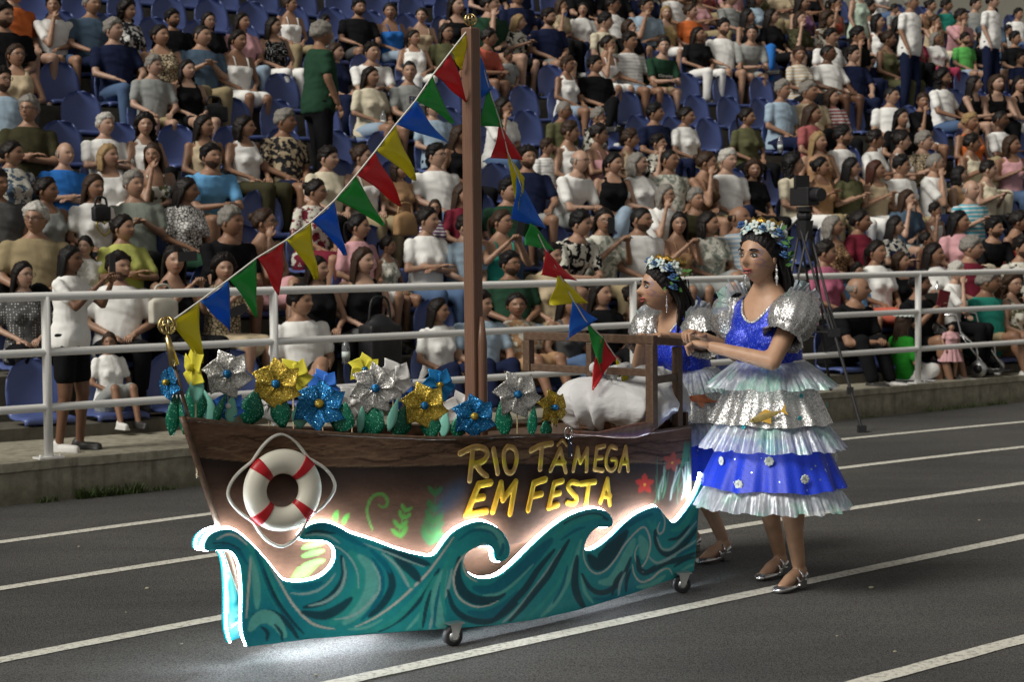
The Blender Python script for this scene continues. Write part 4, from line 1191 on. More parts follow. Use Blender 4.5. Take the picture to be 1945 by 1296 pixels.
# ---- wave boards
out2 = [(425, 1198), (397, 1120), (390, 1040), (392, 940), (392, 830), (382, 720), (362, 655), (330, 615), (290, 602), (225, 604), (170, 606), (160, 575), (172, 535), (205, 500), (260, 478), (320, 474), (375, 500),
        (440, 558), (500, 620), (560, 690), (600, 742), (628, 775), (655, 792), (710, 800), (785, 795), (860, 775), (918, 732), (955, 680), (965, 620), (945, 572), (900, 546), (840, 540), (775, 540), (745, 530),
        (752, 500), (795, 455), (860, 432), (930, 437), (1000, 467), (1060, 500), (1200, 545), (1320, 590), (1430, 622), (1520, 640)]
out3 = [(60, 640), (95, 622), (150, 545), (200, 492), (270, 450), (340, 428), (400, 430), (460, 458), (510, 500), (540, 560), (546, 610), (530, 652), (492, 673), (462, 664), (450, 630), (448, 600), (428, 580), (390, 575), (330, 590),
        (280, 622), (262, 670), (275, 720), (310, 757), (360, 776), (420, 776), (480, 757), (530, 722), (600, 660), (700, 560), (800, 470), (900, 400), (980, 365), (1060, 347), (1120, 355), (1165, 385), (1180, 425), (1170, 455), (1140, 461),
        (1100, 460), (1060, 480), (1022, 530), (1006, 580), (1018, 602), (1050, 602), (1100, 577), (1180, 512), (1250, 442), (1330, 380), (1420, 341), (1455, 336), (1482, 362), (1512, 402), (1550, 432), (1582, 420), (1625, 368), (1680, 288), (1718, 205), (1737, 128)]
right3 = [(1728, 220), (1708, 340), (1692, 600), (1678, 732)]
bot3 = [(1540, 782), (1370, 845), (1200, 900), (950, 975), (700, 1030), (450, 1065), (270, 1080), (0, 1098)]
bot2 = [(1200, 1118), (800, 1150)]
crest_px = TP(2, out2)+TP(3, out3)
poly_px = crest_px+TP(3, right3)+TP(3, bot3)+TP(2, bot2)
crest_px = [tuple(p) for p in catmull([np.array(p) for p in crest_px], 3)]
full_px = crest_px+TP(3, right3)+TP(3, bot3)+TP(2, bot2)
wave_poly = [surf(u, v, wpan) for u, v in full_px]; crest_sz = wave_poly[:len(crest_px)]
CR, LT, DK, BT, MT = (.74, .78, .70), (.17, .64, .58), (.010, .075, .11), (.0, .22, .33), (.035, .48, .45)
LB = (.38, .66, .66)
W2 = [([(1060, 620), (1130, 720), (1125, 850), (1050, 960), (940, 1050)], 78, MT, 10), ([(1110, 640), (1180, 720), (1180, 850), (1120, 960), (1020, 1050)], 60, LT, 12), ([(420, 560), (470, 620), (520, 720), (560, 830), (620, 950), (700, 1060)], 46, MT, 8), ([(440, 640), (470, 760), (480, 880), (480, 960)], 34, LT, 8),
      ([(470, 600), (510, 700), (545, 800), (590, 900), (660, 1010), (750, 1100)], 26, BT, 6), ([(520, 720), (560, 820), (610, 920), (690, 1030), (770, 1120)], 16, DK, 5),
      ([(460, 1000), (540, 982), (620, 1010), (690, 1080), (740, 1160)], 26, DK, 4), ([(440, 1090), (480, 1030), (540, 1012), (600, 1050), (650, 1130)], 62, LT, 5), ([(505, 1075), (545, 1110), (540, 1160)], 18, DK, 3), ([(590, 1060), (628, 1110), (638, 1165)], 15, DK, 3),
      ([(560, 700), (620, 800), (700, 935), (800, 1040), (880, 1076), (960, 1088)], 17, CR, 4), ([(1080, 1078), (1200, 1022), (1330, 932), (1430, 842), (1530, 742), (1620, 622), (1690, 522)], 16, CR, 4),
      ([(440, 650), (434, 760), (424, 880), (414, 1020)], 16, CR, 5), ([(235, 535), (300, 505), (360, 520), (420, 570)], 14, CR, 7), ([(220, 580), (300, 575), (370, 610), (420, 690)], 20, BT, 6), ([(200, 560), (300, 560), (380, 600)], 9, DK, 4),
      ([(1000, 640), (1015, 760), (965, 860), (880, 925), (770, 955)], 34, DK, 7), ([(690, 866), (760, 872), (850, 852), (920, 802), (962, 745)], 12, LB, 4), ([(800, 946), (900, 920), (985, 855), (1022, 760), (1010, 650)], 16, LB, 6),
      ([(760, 985), (880, 1005), (980, 965), (1060, 900)], 44, DK, 10), ([(700, 830), (800, 830), (880, 800)], 30, BT, 8), ([(900, 560), (990, 592), (1062, 662), (1100, 752), (1106, 835)], 9, LB, 3), ([(960, 1030), (1060, 1010), (1150, 950), (1210, 870)], 12, LB, 5),
      ([(1190, 650), (1245, 745), (1245, 855), (1195, 955), (1120, 1035)], 22, BT, 6), ([(1190, 680), (1232, 765), (1228, 860), (1172, 942)], 10, LB, 4), ([(1270, 680), (1310, 780), (1300, 860), (1240, 950), (1170, 1010)], 36, DK, 9),
      ([(1290, 640), (1380, 740), (1440, 830)], 40, MT, 12), ([(1250, 620), (1340, 700), (1400, 800), (1415, 830)], 14, LB, 6), ([(1260, 600), (1400, 650), (1540, 690)], 40, DK, 10), ([(1330, 650), (1430, 730), (1480, 790)], 44, DK, 12), ([(1130, 560), (1280, 615), (1400, 665), (1510, 705)], 9, LB, 4), ([(1180, 600), (1260, 680), (1300, 740)], 26, BT, 8),
      ([(800, 470), (870, 455), (950, 470), (1050, 530), (1150, 580)], 30, BT, 9), ([(770, 515), (850, 505), (930, 520), (990, 560)], 11, LB, 5), ([(780, 500), (850, 485), (960, 500)], 16, DK, 6),
      ([(1600, 720), (1500, 880), (1380, 1010), (1230, 1105)], 26, DK, 5), ([(1600, 800), (1540, 900), (1500, 1000), (1480, 1095)], 24, DK, 5), ([(1645, 720), (1570, 860), (1500, 980), (1400, 1095)], 20, LT, 5), ([(1640, 880), (1620, 1000), (1610, 1085)], 20, BT, 5), ([(1680, 720), (1650, 850), (1570, 1000), (1540, 1095)], 18, LB, 5), ([(1560, 760), (1430, 930), (1300, 1050), (1150, 1110)], 26, MT, 6), ([(1040, 1090), (1150, 1080), (1250, 1030)], 14, LT, 6)]
W3 = [([(100, 760), (40, 900), (-10, 1080)], 40, MT, 8), ([(150, 720), (110, 850), (100, 1000), (140, 1090)], 60, LT, 10), ([(120, 800), (90, 950), (80, 1080)], 15, BT, 4), ([(60, 850), (30, 960), (10, 1080)], 17, DK, 4), ([(190, 600), (150, 720), (130, 860), (150, 1000)], 22, MT, 6), ([(340, 465), (420, 475), (485, 530), (505, 610)], 34, LT, 10), ([(230, 540), (320, 480), (420, 490), (470, 540)], 14, BT, 6), ([(480, 640), (500, 600), (505, 560)], 18, BT, 5),
      ([(235, 650), (222, 760), (258, 855), (330, 905), (420, 912), (510, 872)], 46, DK, 8), ([(330, 835), (420, 850), (520, 800), (620, 720), (720, 620), (800, 540)], 60, BT, 12), ([(380, 880), (480, 870), (580, 800), (690, 690)], 14, LT, 5), ([(400, 560), (330, 590), (250, 650), (205, 742), (205, 832), (240, 902), (320, 947), (400, 947), (475, 915)], 13, CR, 3), ([(258, 640), (263, 720), (298, 770), (345, 796)], 10, CR, 3),
      ([(165, 850), (200, 955), (280, 1022), (400, 1042), (500, 1002), (590, 930)], 30, DK, 6), ([(290, 985), (400, 1000), (500, 955), (600, 860)], 40, BT, 8),
      ([(820, 600), (720, 720), (640, 840), (540, 945), (430, 1045)], 30, DK, 5), ([(860, 600), (770, 740), (690, 850), (600, 960), (500, 1050)], 18, LB, 5), ([(910, 540), (850, 640), (780, 760), (700, 860), (620, 960), (540, 1045)], 28, DK, 5), ([(940, 560), (905, 700), (830, 830), (740, 940), (640, 1035)], 16, MT, 4), ([(985, 540), (940, 690), (885, 820), (820, 930), (740, 1010)], 26, LT, 6), ([(900, 700), (870, 820), (810, 930)], 14, BT, 4), ([(960, 640), (945, 790), (965, 890), (1010, 965)], 36, DK, 8), ([(985, 760), (1010, 860), (1060, 930)], 16, LT, 5),
      ([(880, 440), (980, 400), (1080, 385), (1150, 415)], 22, DK, 8), ([(820, 520), (920, 440), (1040, 400), (1110, 400)], 26, MT, 9), ([(860, 540), (950, 480), (1010, 460)], 14, BT, 5),
      ([(1035, 640), (1085, 690), (1140, 640), (1200, 560), (1260, 490)], 70, DK, 12), ([(1140, 560), (1230, 480), (1320, 420), (1420, 380)], 24, BT, 7), ([(1060, 480), (1010, 560), (1000, 640), (1030, 712), (1080, 747), (1140, 722), (1200, 652), (1250, 572), (1320, 492), (1370, 460), (1400, 502), (1411, 572), (1392, 650), (1360, 702), (1330, 690), (1315, 632), (1330, 580), (1352, 560)], 10, CR, 3),
      ([(1350, 520), (1370, 580), (1365, 650)], 44, LT, 8), ([(1100, 800), (1170, 790), (1230, 715), (1270, 630), (1310, 540)], 48, LT, 9), ([(990, 750), (1040, 835), (1110, 865), (1190, 830), (1250, 750), (1290, 650)], 26, DK, 6), ([(1060, 900), (1150, 900), (1230, 850)], 18, BT, 5), ([(1175, 880), (1195, 800), (1235, 735)], 18, DK, 4), ([(1215, 880), (1225, 810), (1255, 740)], 13, LB, 4), ([(1260, 860), (1265, 790), (1290, 720)], 16, DK, 4), ([(1330, 640), (1345, 720), (1390, 740), (1440, 700)], 28, DK, 6),
      ([(1300, 690), (1312, 752), (1352, 797), (1412, 781), (1472, 731), (1522, 716), (1546, 752)], 12, CR, 3), ([(1330, 830), (1420, 815), (1500, 760)], 24, LT, 6), ([(1480, 365), (1500, 422), (1490, 482), (1465, 502), (1455, 470), (1470, 430)], 9, CR, 3), ([(1400, 420), (1430, 470), (1440, 420)], 22, MT, 6),
      ([(1440, 480), (1450, 560), (1500, 622), (1565, 612), (1640, 540), (1695, 470)], 30, DK, 6), ([(1450, 520), (1482, 592), (1542, 592), (1622, 512), (1695, 425)], 12, LB, 4), ([(1540, 480), (1600, 460), (1660, 380), (1700, 290)], 30, MT, 8), ([(1420, 740), (1500, 682), (1582, 662), (1685, 620)], 26, DK, 5), ([(1400, 640), (1450, 680), (1530, 650), (1640, 580), (1695, 540)], 14, LB, 4), ([(1555, 705), (1620, 665), (1685, 645)], 14, DK, 4), ([(1570, 640), (1640, 600), (1695, 570)], 18, BT, 4), ([(1600, 730), (1650, 700), (1685, 690)], 13, LT, 4), ([(1520, 540), (1590, 520), (1650, 450)], 16, DK, 5)]
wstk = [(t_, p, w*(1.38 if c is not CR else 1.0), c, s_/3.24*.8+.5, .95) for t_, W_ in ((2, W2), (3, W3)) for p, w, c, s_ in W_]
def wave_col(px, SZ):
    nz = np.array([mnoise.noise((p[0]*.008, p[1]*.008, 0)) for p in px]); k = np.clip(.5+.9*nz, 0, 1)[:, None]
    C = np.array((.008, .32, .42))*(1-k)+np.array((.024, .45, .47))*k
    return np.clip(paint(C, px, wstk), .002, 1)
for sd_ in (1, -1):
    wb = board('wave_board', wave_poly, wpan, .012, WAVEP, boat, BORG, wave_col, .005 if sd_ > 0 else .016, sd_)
    mb = MB(); cp = np.array([sp(a, b+.001, wpan, -.021, sd_) for a, b in crest_sz]); mb.tube(list(cp), [.0042 if i < 34 else .0068 if sd_ > 0 else .0042 for i in range(len(cp))], 8)
    tag(build(mb, 'led_strip', LED, wb, BORG), 'glowing white LED strip along the wave crest')

# ---- lettering
YEL = (.72, .44, .03); GLD = (.46, .29, .10); LET = []
def letter(ch, t, strokes, wd): LET.append((ch, t, strokes, wd))
letter('R', 4, [[(168, 900), (160, 990), (148, 1105)], [(85, 925), (175, 885), (245, 895), (265, 930), (240, 975), (175, 1000)], [(190, 1000), (225, 1050), (262, 1080)]], 36)
letter('I', 4, [[(308, 900), (335, 1055)]], 36)
letter('O', 4, [[(402, 880), (448, 895), (463, 960), (440, 1045), (400, 1050), (378, 985), (378, 915), (402, 880)]], 32)
letter('T', 4, [[(560, 905), (620, 875), (698, 860)], [(632, 885), (620, 1030)]], 36)
letter('A', 4, [[(755, 895), (690, 1040)], [(755, 895), (792, 1048)], [(728, 988), (785, 988)]], 32)
letter('circumflex', 4, [[(738, 872), (770, 838), (798, 872)]], 20)
letter('M', 4, [[(872, 890), (843, 1040)], [(872, 890), (890, 985)], [(890, 985), (937, 895)], [(937, 895), (932, 1040)]], 31)
letter('E', 4, [[(1002, 888), (985, 1030)], [(1002, 888), (1052, 876)], [(995, 958), (1035, 953)], [(985, 1032), (1040, 1040)]], 30)
letter('G', 4, [[(1133, 892), (1095, 880), (1067, 940), (1065, 1005), (1093, 1040), (1125, 1020), (1130, 970), (1102, 966)]], 28)
letter('A', 4, [[(1195, 882), (1152, 1040)], [(1195, 882), (1212, 1040)], [(1172, 990), (1206, 990)]], 29)
letter('E', 3, [[(352, 198), (278, 385)], [(352, 198), (425, 186)], [(320, 285), (380, 275)], [(278, 385), (398, 360)]], 38)
letter('M', 3, [[(490, 190), (440, 362)], [(490, 190), (502, 290)], [(502, 290), (580, 182)], [(580, 182), (546, 375)]], 36)
letter('F', 3, [[(692, 190), (657, 352)], [(692, 190), (762, 166)], [(678, 270), (738, 256)]], 36)
letter('E', 3, [[(817, 190), (783, 340)], [(817, 190), (868, 176)], [(803, 260), (850, 250)], [(783, 340), (838, 322)]], 33)
letter('S', 3, [[(962, 190), (925, 182), (902, 212), (930, 250), (955, 282), (938, 315), (898, 308)]], 32)
letter('T', 3, [[(982, 192), (1068, 180)], [(1030, 195), (1012, 318)]], 33)
letter('A', 3, [[(1145, 165), (1103, 303)], [(1145, 165), (1160, 318)], [(1118, 268), (1162, 268)]], 31)
LETP = mat_paint('letter_paint', .8, .3, 90, .12)
words = {}
for wname, ids in (('RIO', range(0, 3)), ('TAMEGA', range(3, 10)), ('EM', range(10, 12)), ('FESTA', range(12, 17))):
    for i in ids:
        ch, t, stks, wd = LET[i]; mb = MB(); rad = 1.32*wd/(3.24 if t == 3 else 3.536)/2/455
        for S_ in stks:
            P = catmull([np.array(p, float) for p in S_], 6) if len(S_) > 2 else np.array([np.array(S_[0])*(1-k)+np.array(S_[1])*k for k in np.linspace(0, 1, 6)])
            Q = [sp(*surf(*TIL[t](*p), whull), whull, .004) for p in P]
            for a, b in zip(Q, Q[1:]): mb.cap(a, b, rad, rad, 8)
        me = remesh(mb, .0035, 2, 'letter'); V = mverts(me); px = np.array([proj(p) for p in V])
        if t == 4:
            h = (px[:, 1]-600)*3.536; k = np.exp(-((h-985)/28)**2)+.25*np.array([mnoise.noise((p[0]*.06, p[1]*.06, 0)) for p in px]); k = np.clip(k, 0, 1)[:, None]
            C = np.array(GLD)*(1-k)+np.array((.58, .44, .04))*k
        else:
            k = np.clip((px[:, 1]-915)/60+.35*np.array([mnoise.noise((p[0]*.05, p[1]*.05, 0)) for p in px]), 0, 1)[:, None]; C = np.array((.74, .52, .05))*(1-k)+np.array((.80, .36, .025))*k
        for i in range(len(V)):
            s_, w_ = (V[i]-BOW)@AX, (V[i]-BOW)@LN; w0 = whull(s_, V[i][2]); V[i] = V[i]+LN*((w0+(w_-w0)*.34)-w_)
        setverts(me, V-BORG); setcol(me, C); me.materials.append(LETP); o = link('letter', me, boat)
# ---- mast, finials, bunting
MS = 1.576; zt = aty(895, 52, bp(MS, 0, 0)[1])[2]
mb = MB(); Rm = np.stack([AX, -LN, [0, 0, 1]], 1); mb.box((0, 0, 0), (.062, .062, zt-.74), Rm); mb.v = [tuple(np.array(p)+bp(MS, 0, (zt+.74)/2)) for p in mb.v]; build(mb, 'mast', MASTW, boat, BORG, bevel=.008, smooth=False)
mb = MB(); mb.tube([bp(MS+.015, .032, z) for z in np.linspace(.74, 1.30, 6)], [.024]*5+[.012], 12); build(mb, 'mast_brace', MASTW, boat, BORG)
def finial(base, r, name):
    mb = MB()
    for k in range(5):
        a = k*math.pi/5; c = base+np.array([0, 0, r*1.05]); e = np.array([math.cos(a), math.sin(a), 0])
        mb.tube([c+r*.85*(math.cos(t)*e)+np.array([0, 0, r*math.sin(t)])*.8 for t in np.linspace(0, 6.283, 17)[:-1]], r*.075, 6, closed=True)
    mb.tube([c+r*.85*np.array([math.cos(t), math.sin(t), .15*math.sin(3*t)]) for t in np.linspace(0, 6.283, 21)[:-1]], r*.08, 6, closed=True)
    mb.tube([base-[0, 0, r*.4], base+[0, 0, r*.3]], r*.14, 8)
    return build(mb, name, GOLDT, boat, BORG)
finial(bp(MS, 0, zt), .032, 'mast_finial')
pb = on_plane(318, 640, bp(0, 0, 0), bp(1, 0, 0)); bowtop = hp[0][1]
finial(pb, .040, 'bow_finial')
pb2 = on_plane(331, 694, bp(0, 0, 0), bp(1, 0, 0)); mb = MB(); mb.tube([pb, pb2], [.010, .019], 10); build(mb, 'finial_socket', GOLDT, boat, BORG)
mb = MB(); mb.tube([pb2, bp(.03, 0, bowtop-.04)], .007, 8); build(mb, 'bow_pole', BROWN, boat, BORG)
for a, b in ((.42, .95), (2.30, 2.52)):
    mb = MB(); mb.tube([bp(s_, .0, .105) for s_ in np.linspace(a, b, 8)], .008, 8); tag(build(mb, 'led_strip', LEDU, boat, BORG), 'LED strip under the hull lighting the asphalt')
PCOL = {'y': (.86, .78, .04), 'r': (.78, .05, .06), 'g': (.05, .50, .11), 'b': (.02, .24, .85)}
def mat_pennant(name, c):
    t = NT(name); co = t.coord('Object')
    t.set(t.mix(t.noise(co, 6, 3), tuple(x*.85 for x in c), c), .32, 0, .5)
    tr = t.n('BsdfTranslucent'); tr.inputs[0].default_value = (*c, 1); mx = t.n('MixShader'); mx.inputs[0].default_value = .5
    out = t.t.nodes['Material Output']; t.l(t.b.outputs[0], mx.inputs[1]); t.l(tr.outputs[0], mx.inputs[2]); t.l(mx.outputs[0], out.inputs[0]); t.bump(t.noise(co, 14, 3, .5), .35, .02)
    return t.mat
PM = {k: mat_pennant('pennant_'+n_, PCOL[k]) for k, n_ in (('y', 'yellow'), ('r', 'red'), ('g', 'green'), ('b', 'blue'))}
PNAME = dict(y='yellow', r='red', g='green', b='blue')
def bunting(label, A, B, start, end, flags):
    bt = thing('bunting', label, 'bunting', on_plane(*start, A, B)); O_ = np.array(bt.location)
    pts = [start]+[f[1] for f in flags]+[flags[-1][2], end]
    mb = MB(); P = [on_plane(*p, A, B) for p in pts]; mb.tube(P, .0035, 6); build(mb, 'string', ROPE, bt, O_)
    for n_, (c, a, b, tip) in enumerate(flags):
        pa, pb_, pt = (on_plane(*q, A, B) for q in (a, b, tip)); side = np.array([-(B-A)[1], (B-A)[0], 0]); side /= np.linalg.norm(side)
        N = 9; G = []; r_ = random.Random(n_*3+len(label)); ph = r_.uniform(0, 6); amp = r_.uniform(.008, .02)
        for i in range(N+1):
            f = i/N; row = []
            for j in range(N+1):
                h = j/N; e = pa*(1-h)+pb_*h; p = e*(1-f)+pt*f; f0 = f
                p = p+side*(.0035*math.sin(ph*3+f*8+h*7)+amp*math.sin(ph+f*4.2+h*2.0)*f**.7+.015*f*f*math.sin(ph*2))+np.array([0, 0, -.008*math.sin(math.pi*h)*(1-f)])
                row.append(p)
            G.append(row)
        mb = MB(); mb.rings(G, closed=False, cap=False); o = build(mb, 'pennant', PM[c], bt, O_); o['label'] = PNAME[c]+' triangular pennant'
        m = o.modifiers.new('t', 'SOLIDIFY'); m.thickness = .0008
cA, cB = bp(0, 0, 0), bp(1, 0, 0)
LF = [('y', (888, 57), (856, 97), (878, 132)), ('r', (855, 99), (823, 141), (886, 193)), ('g', (822, 142), (790, 190), (861, 234)), ('b', (789, 191), (752, 236), (846, 272)), ('y', (751, 237), (714, 286), (789, 343)), ('r', (713, 287), (677, 331), (760, 392)),
      ('g', (676, 333), (637, 379), (732, 429)), ('b', (635, 381), (592, 420), (659, 485)), ('y', (590, 422), (543, 456), (604, 531)), ('r', (541, 458), (490, 489), (527, 561)), ('g', (488, 490), (435, 530), (489, 603)), ('b', (433, 532), (380, 573), (440, 629)), ('y', (378, 573), (322, 613), (384, 690))]
bunting('string of coloured pennants from the mast top down to the bow', cA, cB, (890, 54), (316, 618), LF)
eA, eB = bp(MS, 0, 0), bp(2.56, .14, 0)
RF = [('b', (906, 84), (934, 163), (908, 172)), ('g', (929, 168), (957, 238), (923, 224)), ('r', (951, 232), (992, 300), (951, 286)), ('y', (966, 292), (996, 335), (985, 373)), ('b', (985, 336), (1036, 430), (984, 402)), ('g', (1010, 418), (1053, 474), (1009, 456)),
      ('r', (1037, 474), (1094, 531), (1043, 513)), ('y', (1062, 519), (1116, 573), (1064, 566)), ('b', (1090, 571), (1133, 604), (1092, 624)), ('g', (1114, 611), (1145, 638), (1141, 683)), ('r', (1144, 641), (1172, 677), (1133, 712)), ('y', (1172, 682), (1201, 717), (1184, 733))]
def grow(f):
    c, a, b, tip = f; a, b, tip = map(np.array, (a, b, tip)); m = (a+b)/2; d = b-a
    return (c, tuple(a-d*.05), tuple(b+d*.05), tuple(m+(tip-m)*1.45+np.array([-3, 5])))
RF = [grow(f) for f in RF]
bunting('string of coloured pennants from the mast top down to the stern', eA, eB, (903, 60), (1212, 730), RF)
# ---- stern frame
fr = []
z_t, z_b = 1.172, 1.02; FS = 2.40; w1 = whull(FS, .85)-.02
def bar(a, b, w, h, nm='frame_bar'):
    mb = MB(); mb.beam(a, b, w, h, up=(0, 0, 1) if abs(b[2]-a[2]) < .1 else tuple(AX)); build(mb, nm, BROWN, boat, BORG, smooth=False, bevel=.004)
bar(bp(FS, -.43, z_t), bp(FS, w1+.024, z_t), .036, .04, 'top_rail'); bar(bp(FS, -.43+.043, z_b), bp(FS, w1-.023, z_b), .03, .034, 'lower_rail')
bar(bp(FS, -.41, z_t-.0205), bp(FS, -.41, z_b-.02), .042, .042, 'frame_post'); bar(bp(FS, -.02, z_t-.0205), bp(FS, -.02, z_b-.06), .034, .034, 'frame_post')
bar(bp(FS, w1, z_t-.0205), bp(FS, w1, .76), .044, .04, 'frame_post'); w2 = whull(2.6, .85)-.02
bar(bp(2.60, w2, z_t-.0405), bp(2.60, w2, .76), .038, .038, 'frame_post')
bar(bp(FS+.019, w1, z_t-.004), bp(2.62, w2, z_t-.022), .036, .036, 'side_rail'); bar(bp(FS+.021, w1, .985), bp(2.579, w2, .99), .028, .034, 'side_rail')
# ---- casters
RUB = simple('rubber_tyre', (.03, .03, .032), .6); ZINC = simple('zinc', (.55, .56, .57), .32, .9, .1)
for P0, yaw in ((gnd(860, 1228), .5), (gnd(1295, 1127), .2)):
    sc_ = (P0-BOW)@AX; wc = (P0-BOW)@LN
    for w_ in (wc, -wc):
        c = bp(sc_, w_, .040); Rz = rotz(yaw)
        cs = bpy.data.objects.new('caster', None); col.objects.link(cs); cs.parent = boat; cs.location = tuple(c-BORG); cs.rotation_euler = (0, 0, yaw)
        mb = MB(); mb.tube([(0, y, 0) for y in (-.016, -.013, .013, .016)], [.034, .040, .040, .034], 22); build(mb, 'wheel', RUB, cs)
        mb = MB(); mb.tube([(0, y, 0) for y in (-.0175, .0175)], .022, 16); build(mb, 'hub', ZINC, cs)
        mb = MB()
        for y in (-.022, .022):
            mb.add([(x, y+dy, z) for dy in (-.0015, .0015) for x, z in ((-.008, -.012), (.008, -.012), (.034, .052), (-.018, .052))], [(0, 1, 2, 3), (7, 6, 5, 4), (0, 4, 5, 1), (1, 5, 6, 2), (2, 6, 7, 3), (3, 7, 4, 0)])
        mb.box((.006, 0, .054), (.07, .06, .006)); build(mb, 'bracket', ZINC, cs, smooth=False)
mb = MB(); mb.box((0, 0, 0), (1.5, .60, .02), np.stack([AX, -LN, [0, 0, 1]], 1)); mb.v = [tuple(np.array(p)+bp(1.78, 0, .125)) for p in mb.v]; build(mb, 'chassis', BROWN, boat, BORG, smooth=False)
# ================================================================== flowers, life rings, bundle
GLIT = {'blue': mat_glitter('blue_glitter', (.02, .22, .50), (.0, .05, .16), .6, 330), 'gold': mat_glitter('gold_glitter', (.66, .48, .07), (.24, .15, .015), .6, 330),
        'silver': mat_glitter('silver_glitter', (.62, .61, .58), (.26, .25, .24), .55, 330), 'green': mat_glitter('green_glitter', (.0, .19, .10), (.0, .07, .042), .16, 330, .25)}
FOAM = {'yellow': simple('yellow_foam', (.78, .70, .06), .55), 'white': simple('white_foam', (.75, .74, .72), .5), 'sky': simple('blue_foam', (.03, .16, .62), .45), 'mint': simple('mint_foam', (.22, .58, .47), .55), 'cyan': simple('cyan_foil', (.02, .25, .62), .3, .4)}
STICK = simple('bamboo_stick', (.62, .50, .30), .6)
_pet = {}
def petal_mesh(R, n, mat):
    k = (R, n, mat.name)
    if k in _pet: return _pet[k]
    mb = MB(); NI, NJ = 8, 6; G = []; hw = R*(.43 if n == 6 else .38 if n > 6 else .5)
    for i in range(NI+1):
        f = i/NI; row = []
        wl = hw*min(1, (f/.50)**.85)*(1 if f < .50 else max(0.015, (1-(f-.50)/.50)**1.05)); wr = wl
        for j in range(NJ+1):
            a = -1+2*j/NJ; x = a*(wl if a < 0 else wr); lift = .10*R*max(0, a)**1.6*math.sin(math.pi*min(1, f*1.05))+.07*R*math.sin(math.pi*f)-.05*R*f+.10*R*max(0, -a)*(1-f)**2
            row.append((x+.10*R*math.sin(math.pi*f)*(1 if n > 5 else .8), R*f, lift))
        G.append(row)
    mb.rings(G, closed=False, cap=False); _pet[k] = mb.mesh('petal', [mat]); return _pet[k]
def leaf_mesh(L, W, mat, bend=.15):
    k = ('leaf', round(L, 3), round(W, 3), mat.name)
    if k in _pet: return _pet[k]
    mb = MB(); G = []
    for i in range(9):
        f = i/8; w = W/2*min(1, (f/.4+.25))*(1 if f < .4 else max(0.02, 1-((f-.4)/.6)**1.5))
        G.append([(a*w, L*bend*f*f+.16*w*abs(a), L*f) for a in (-1, -.5, 0, .5, 1)])
    mb.rings(G, closed=False, cap=False); _pet[k] = mb.mesh('leaf', [mat]); return _pet[k]
def pinwheel(u, v, rpx, mat, cmat, wfrac, n, label, yaw=0.0, tilt=.1, roll=0.0, leaves=()):
    wf = (lambda s, z: whull(s, .86)-.055) if wfrac > 0 else (lambda s, z: wfrac*whull(s, .86))
    s_, z = surf(u, v, wf); P = bp(s_, wf(s_, z), z); R = 1.12*rpx*P[1]/FPX
    base = np.array([P[0], P[1]+.0, .745 if u > 350 else .90])
    t = thing('pinwheel_flower', label, 'pinwheel', base, 0, 'pinwheel flowers planted along the boat')
    Q = Matrix.Translation(Vector(P-base)) @ Matrix.Rotation(yaw, 4, 'Z') @ Matrix.Rotation(math.pi/2-tilt, 4, 'X')
    for k in range(n):
        o = link('petal', petal_mesh(round(R, 3), n, mat), t); o.matrix_local = Q @ Matrix.Rotation(roll+2*math.pi*k/n, 4, 'Z') @ Matrix.Translation((0, 0, .0015*k))
        if not o.modifiers: m = o.modifiers.new('t', 'SOLIDIFY'); m.thickness = .0015
    mb = MB(); mb.tube([(0, 0, -.004), (0, 0, .016), (0, 0, .021)], [R*.16, R*.16, R*.12], 16); o = build(mb, 'button', cmat, t); o.matrix_local = Q @ Matrix.Translation((0, 0, .012))
    mb = MB(); d = P-base; mb.tube([(0, 0, 0), (d[0]*.5, d[1]*.5+.004, d[2]*.5), (d[0], d[1]+.012, d[2])], .0032, 6); build(mb, 'stick', STICK, t)
    for (lu, lv, L, W, m_, ang) in leaves:
        q = ray(lu, lv+ L*.5); kk = (base[1]-CAMP[1]-.012)/q[1]; B = CAMP+q*kk; sc = P[1]/FPX
        o = link('leaf', leaf_mesh(round(L*sc*1.35, 3), round(W*sc*.95, 3), m_), t); o.location = tuple(B-base); o.rotation_euler = (.1, ang, random.uniform(-.5, .5))
        mm = o.modifiers.new('t', 'SOLIDIFY'); mm.thickness = .002
    return t
gr, mt = GLIT['green'], FOAM['mint']
pinwheel(324, 727, 33, GLIT['blue'], GLIT['gold'], 1, 6, 'blue glitter pinwheel at the very tip of the bow', -.75, .1, .2, [(326, 798, 60, 30, gr, .1), (350, 795, 62, 20, gr, -.2)])
pinwheel(432, 711, 45, GLIT['silver'], GLIT['blue'], 1, 6, 'silver glitter pinwheel nearest the bow', .1, .1, .35, [(374, 772, 58, 48, gr, -.1), (403, 785, 55, 22, gr, .45), (402, 778, 50, 34, mt, -.3), (437, 786, 46, 26, mt, .1)])
pinwheel(525, 730, 47, GLIT['gold'], GLIT['blue'], 1, 6, 'gold glitter pinwheel above the life ring', .0, .1, .1, [(470, 782, 52, 54, gr, .25), (538, 785, 56, 42, gr, -.15)])
pinwheel(607, 771, 50, GLIT['blue'], GLIT['gold'], 1, 6, 'blue glitter pinwheel just right of the life ring, gold button', .05, .45, .0, [(568, 793, 44, 36, mt, .1), (643, 800, 44, 56, gr, .25)])
pinwheel(713, 738, 47, GLIT['silver'], GLIT['blue'], 1, 7, 'silver glitter pinwheel halfway between bow and mast', .1, .1, .1, [(701, 808, 50, 62, gr, .1), (716, 792, 50, 40, mt, -.2), (682, 800, 50, 20, mt, .2)])
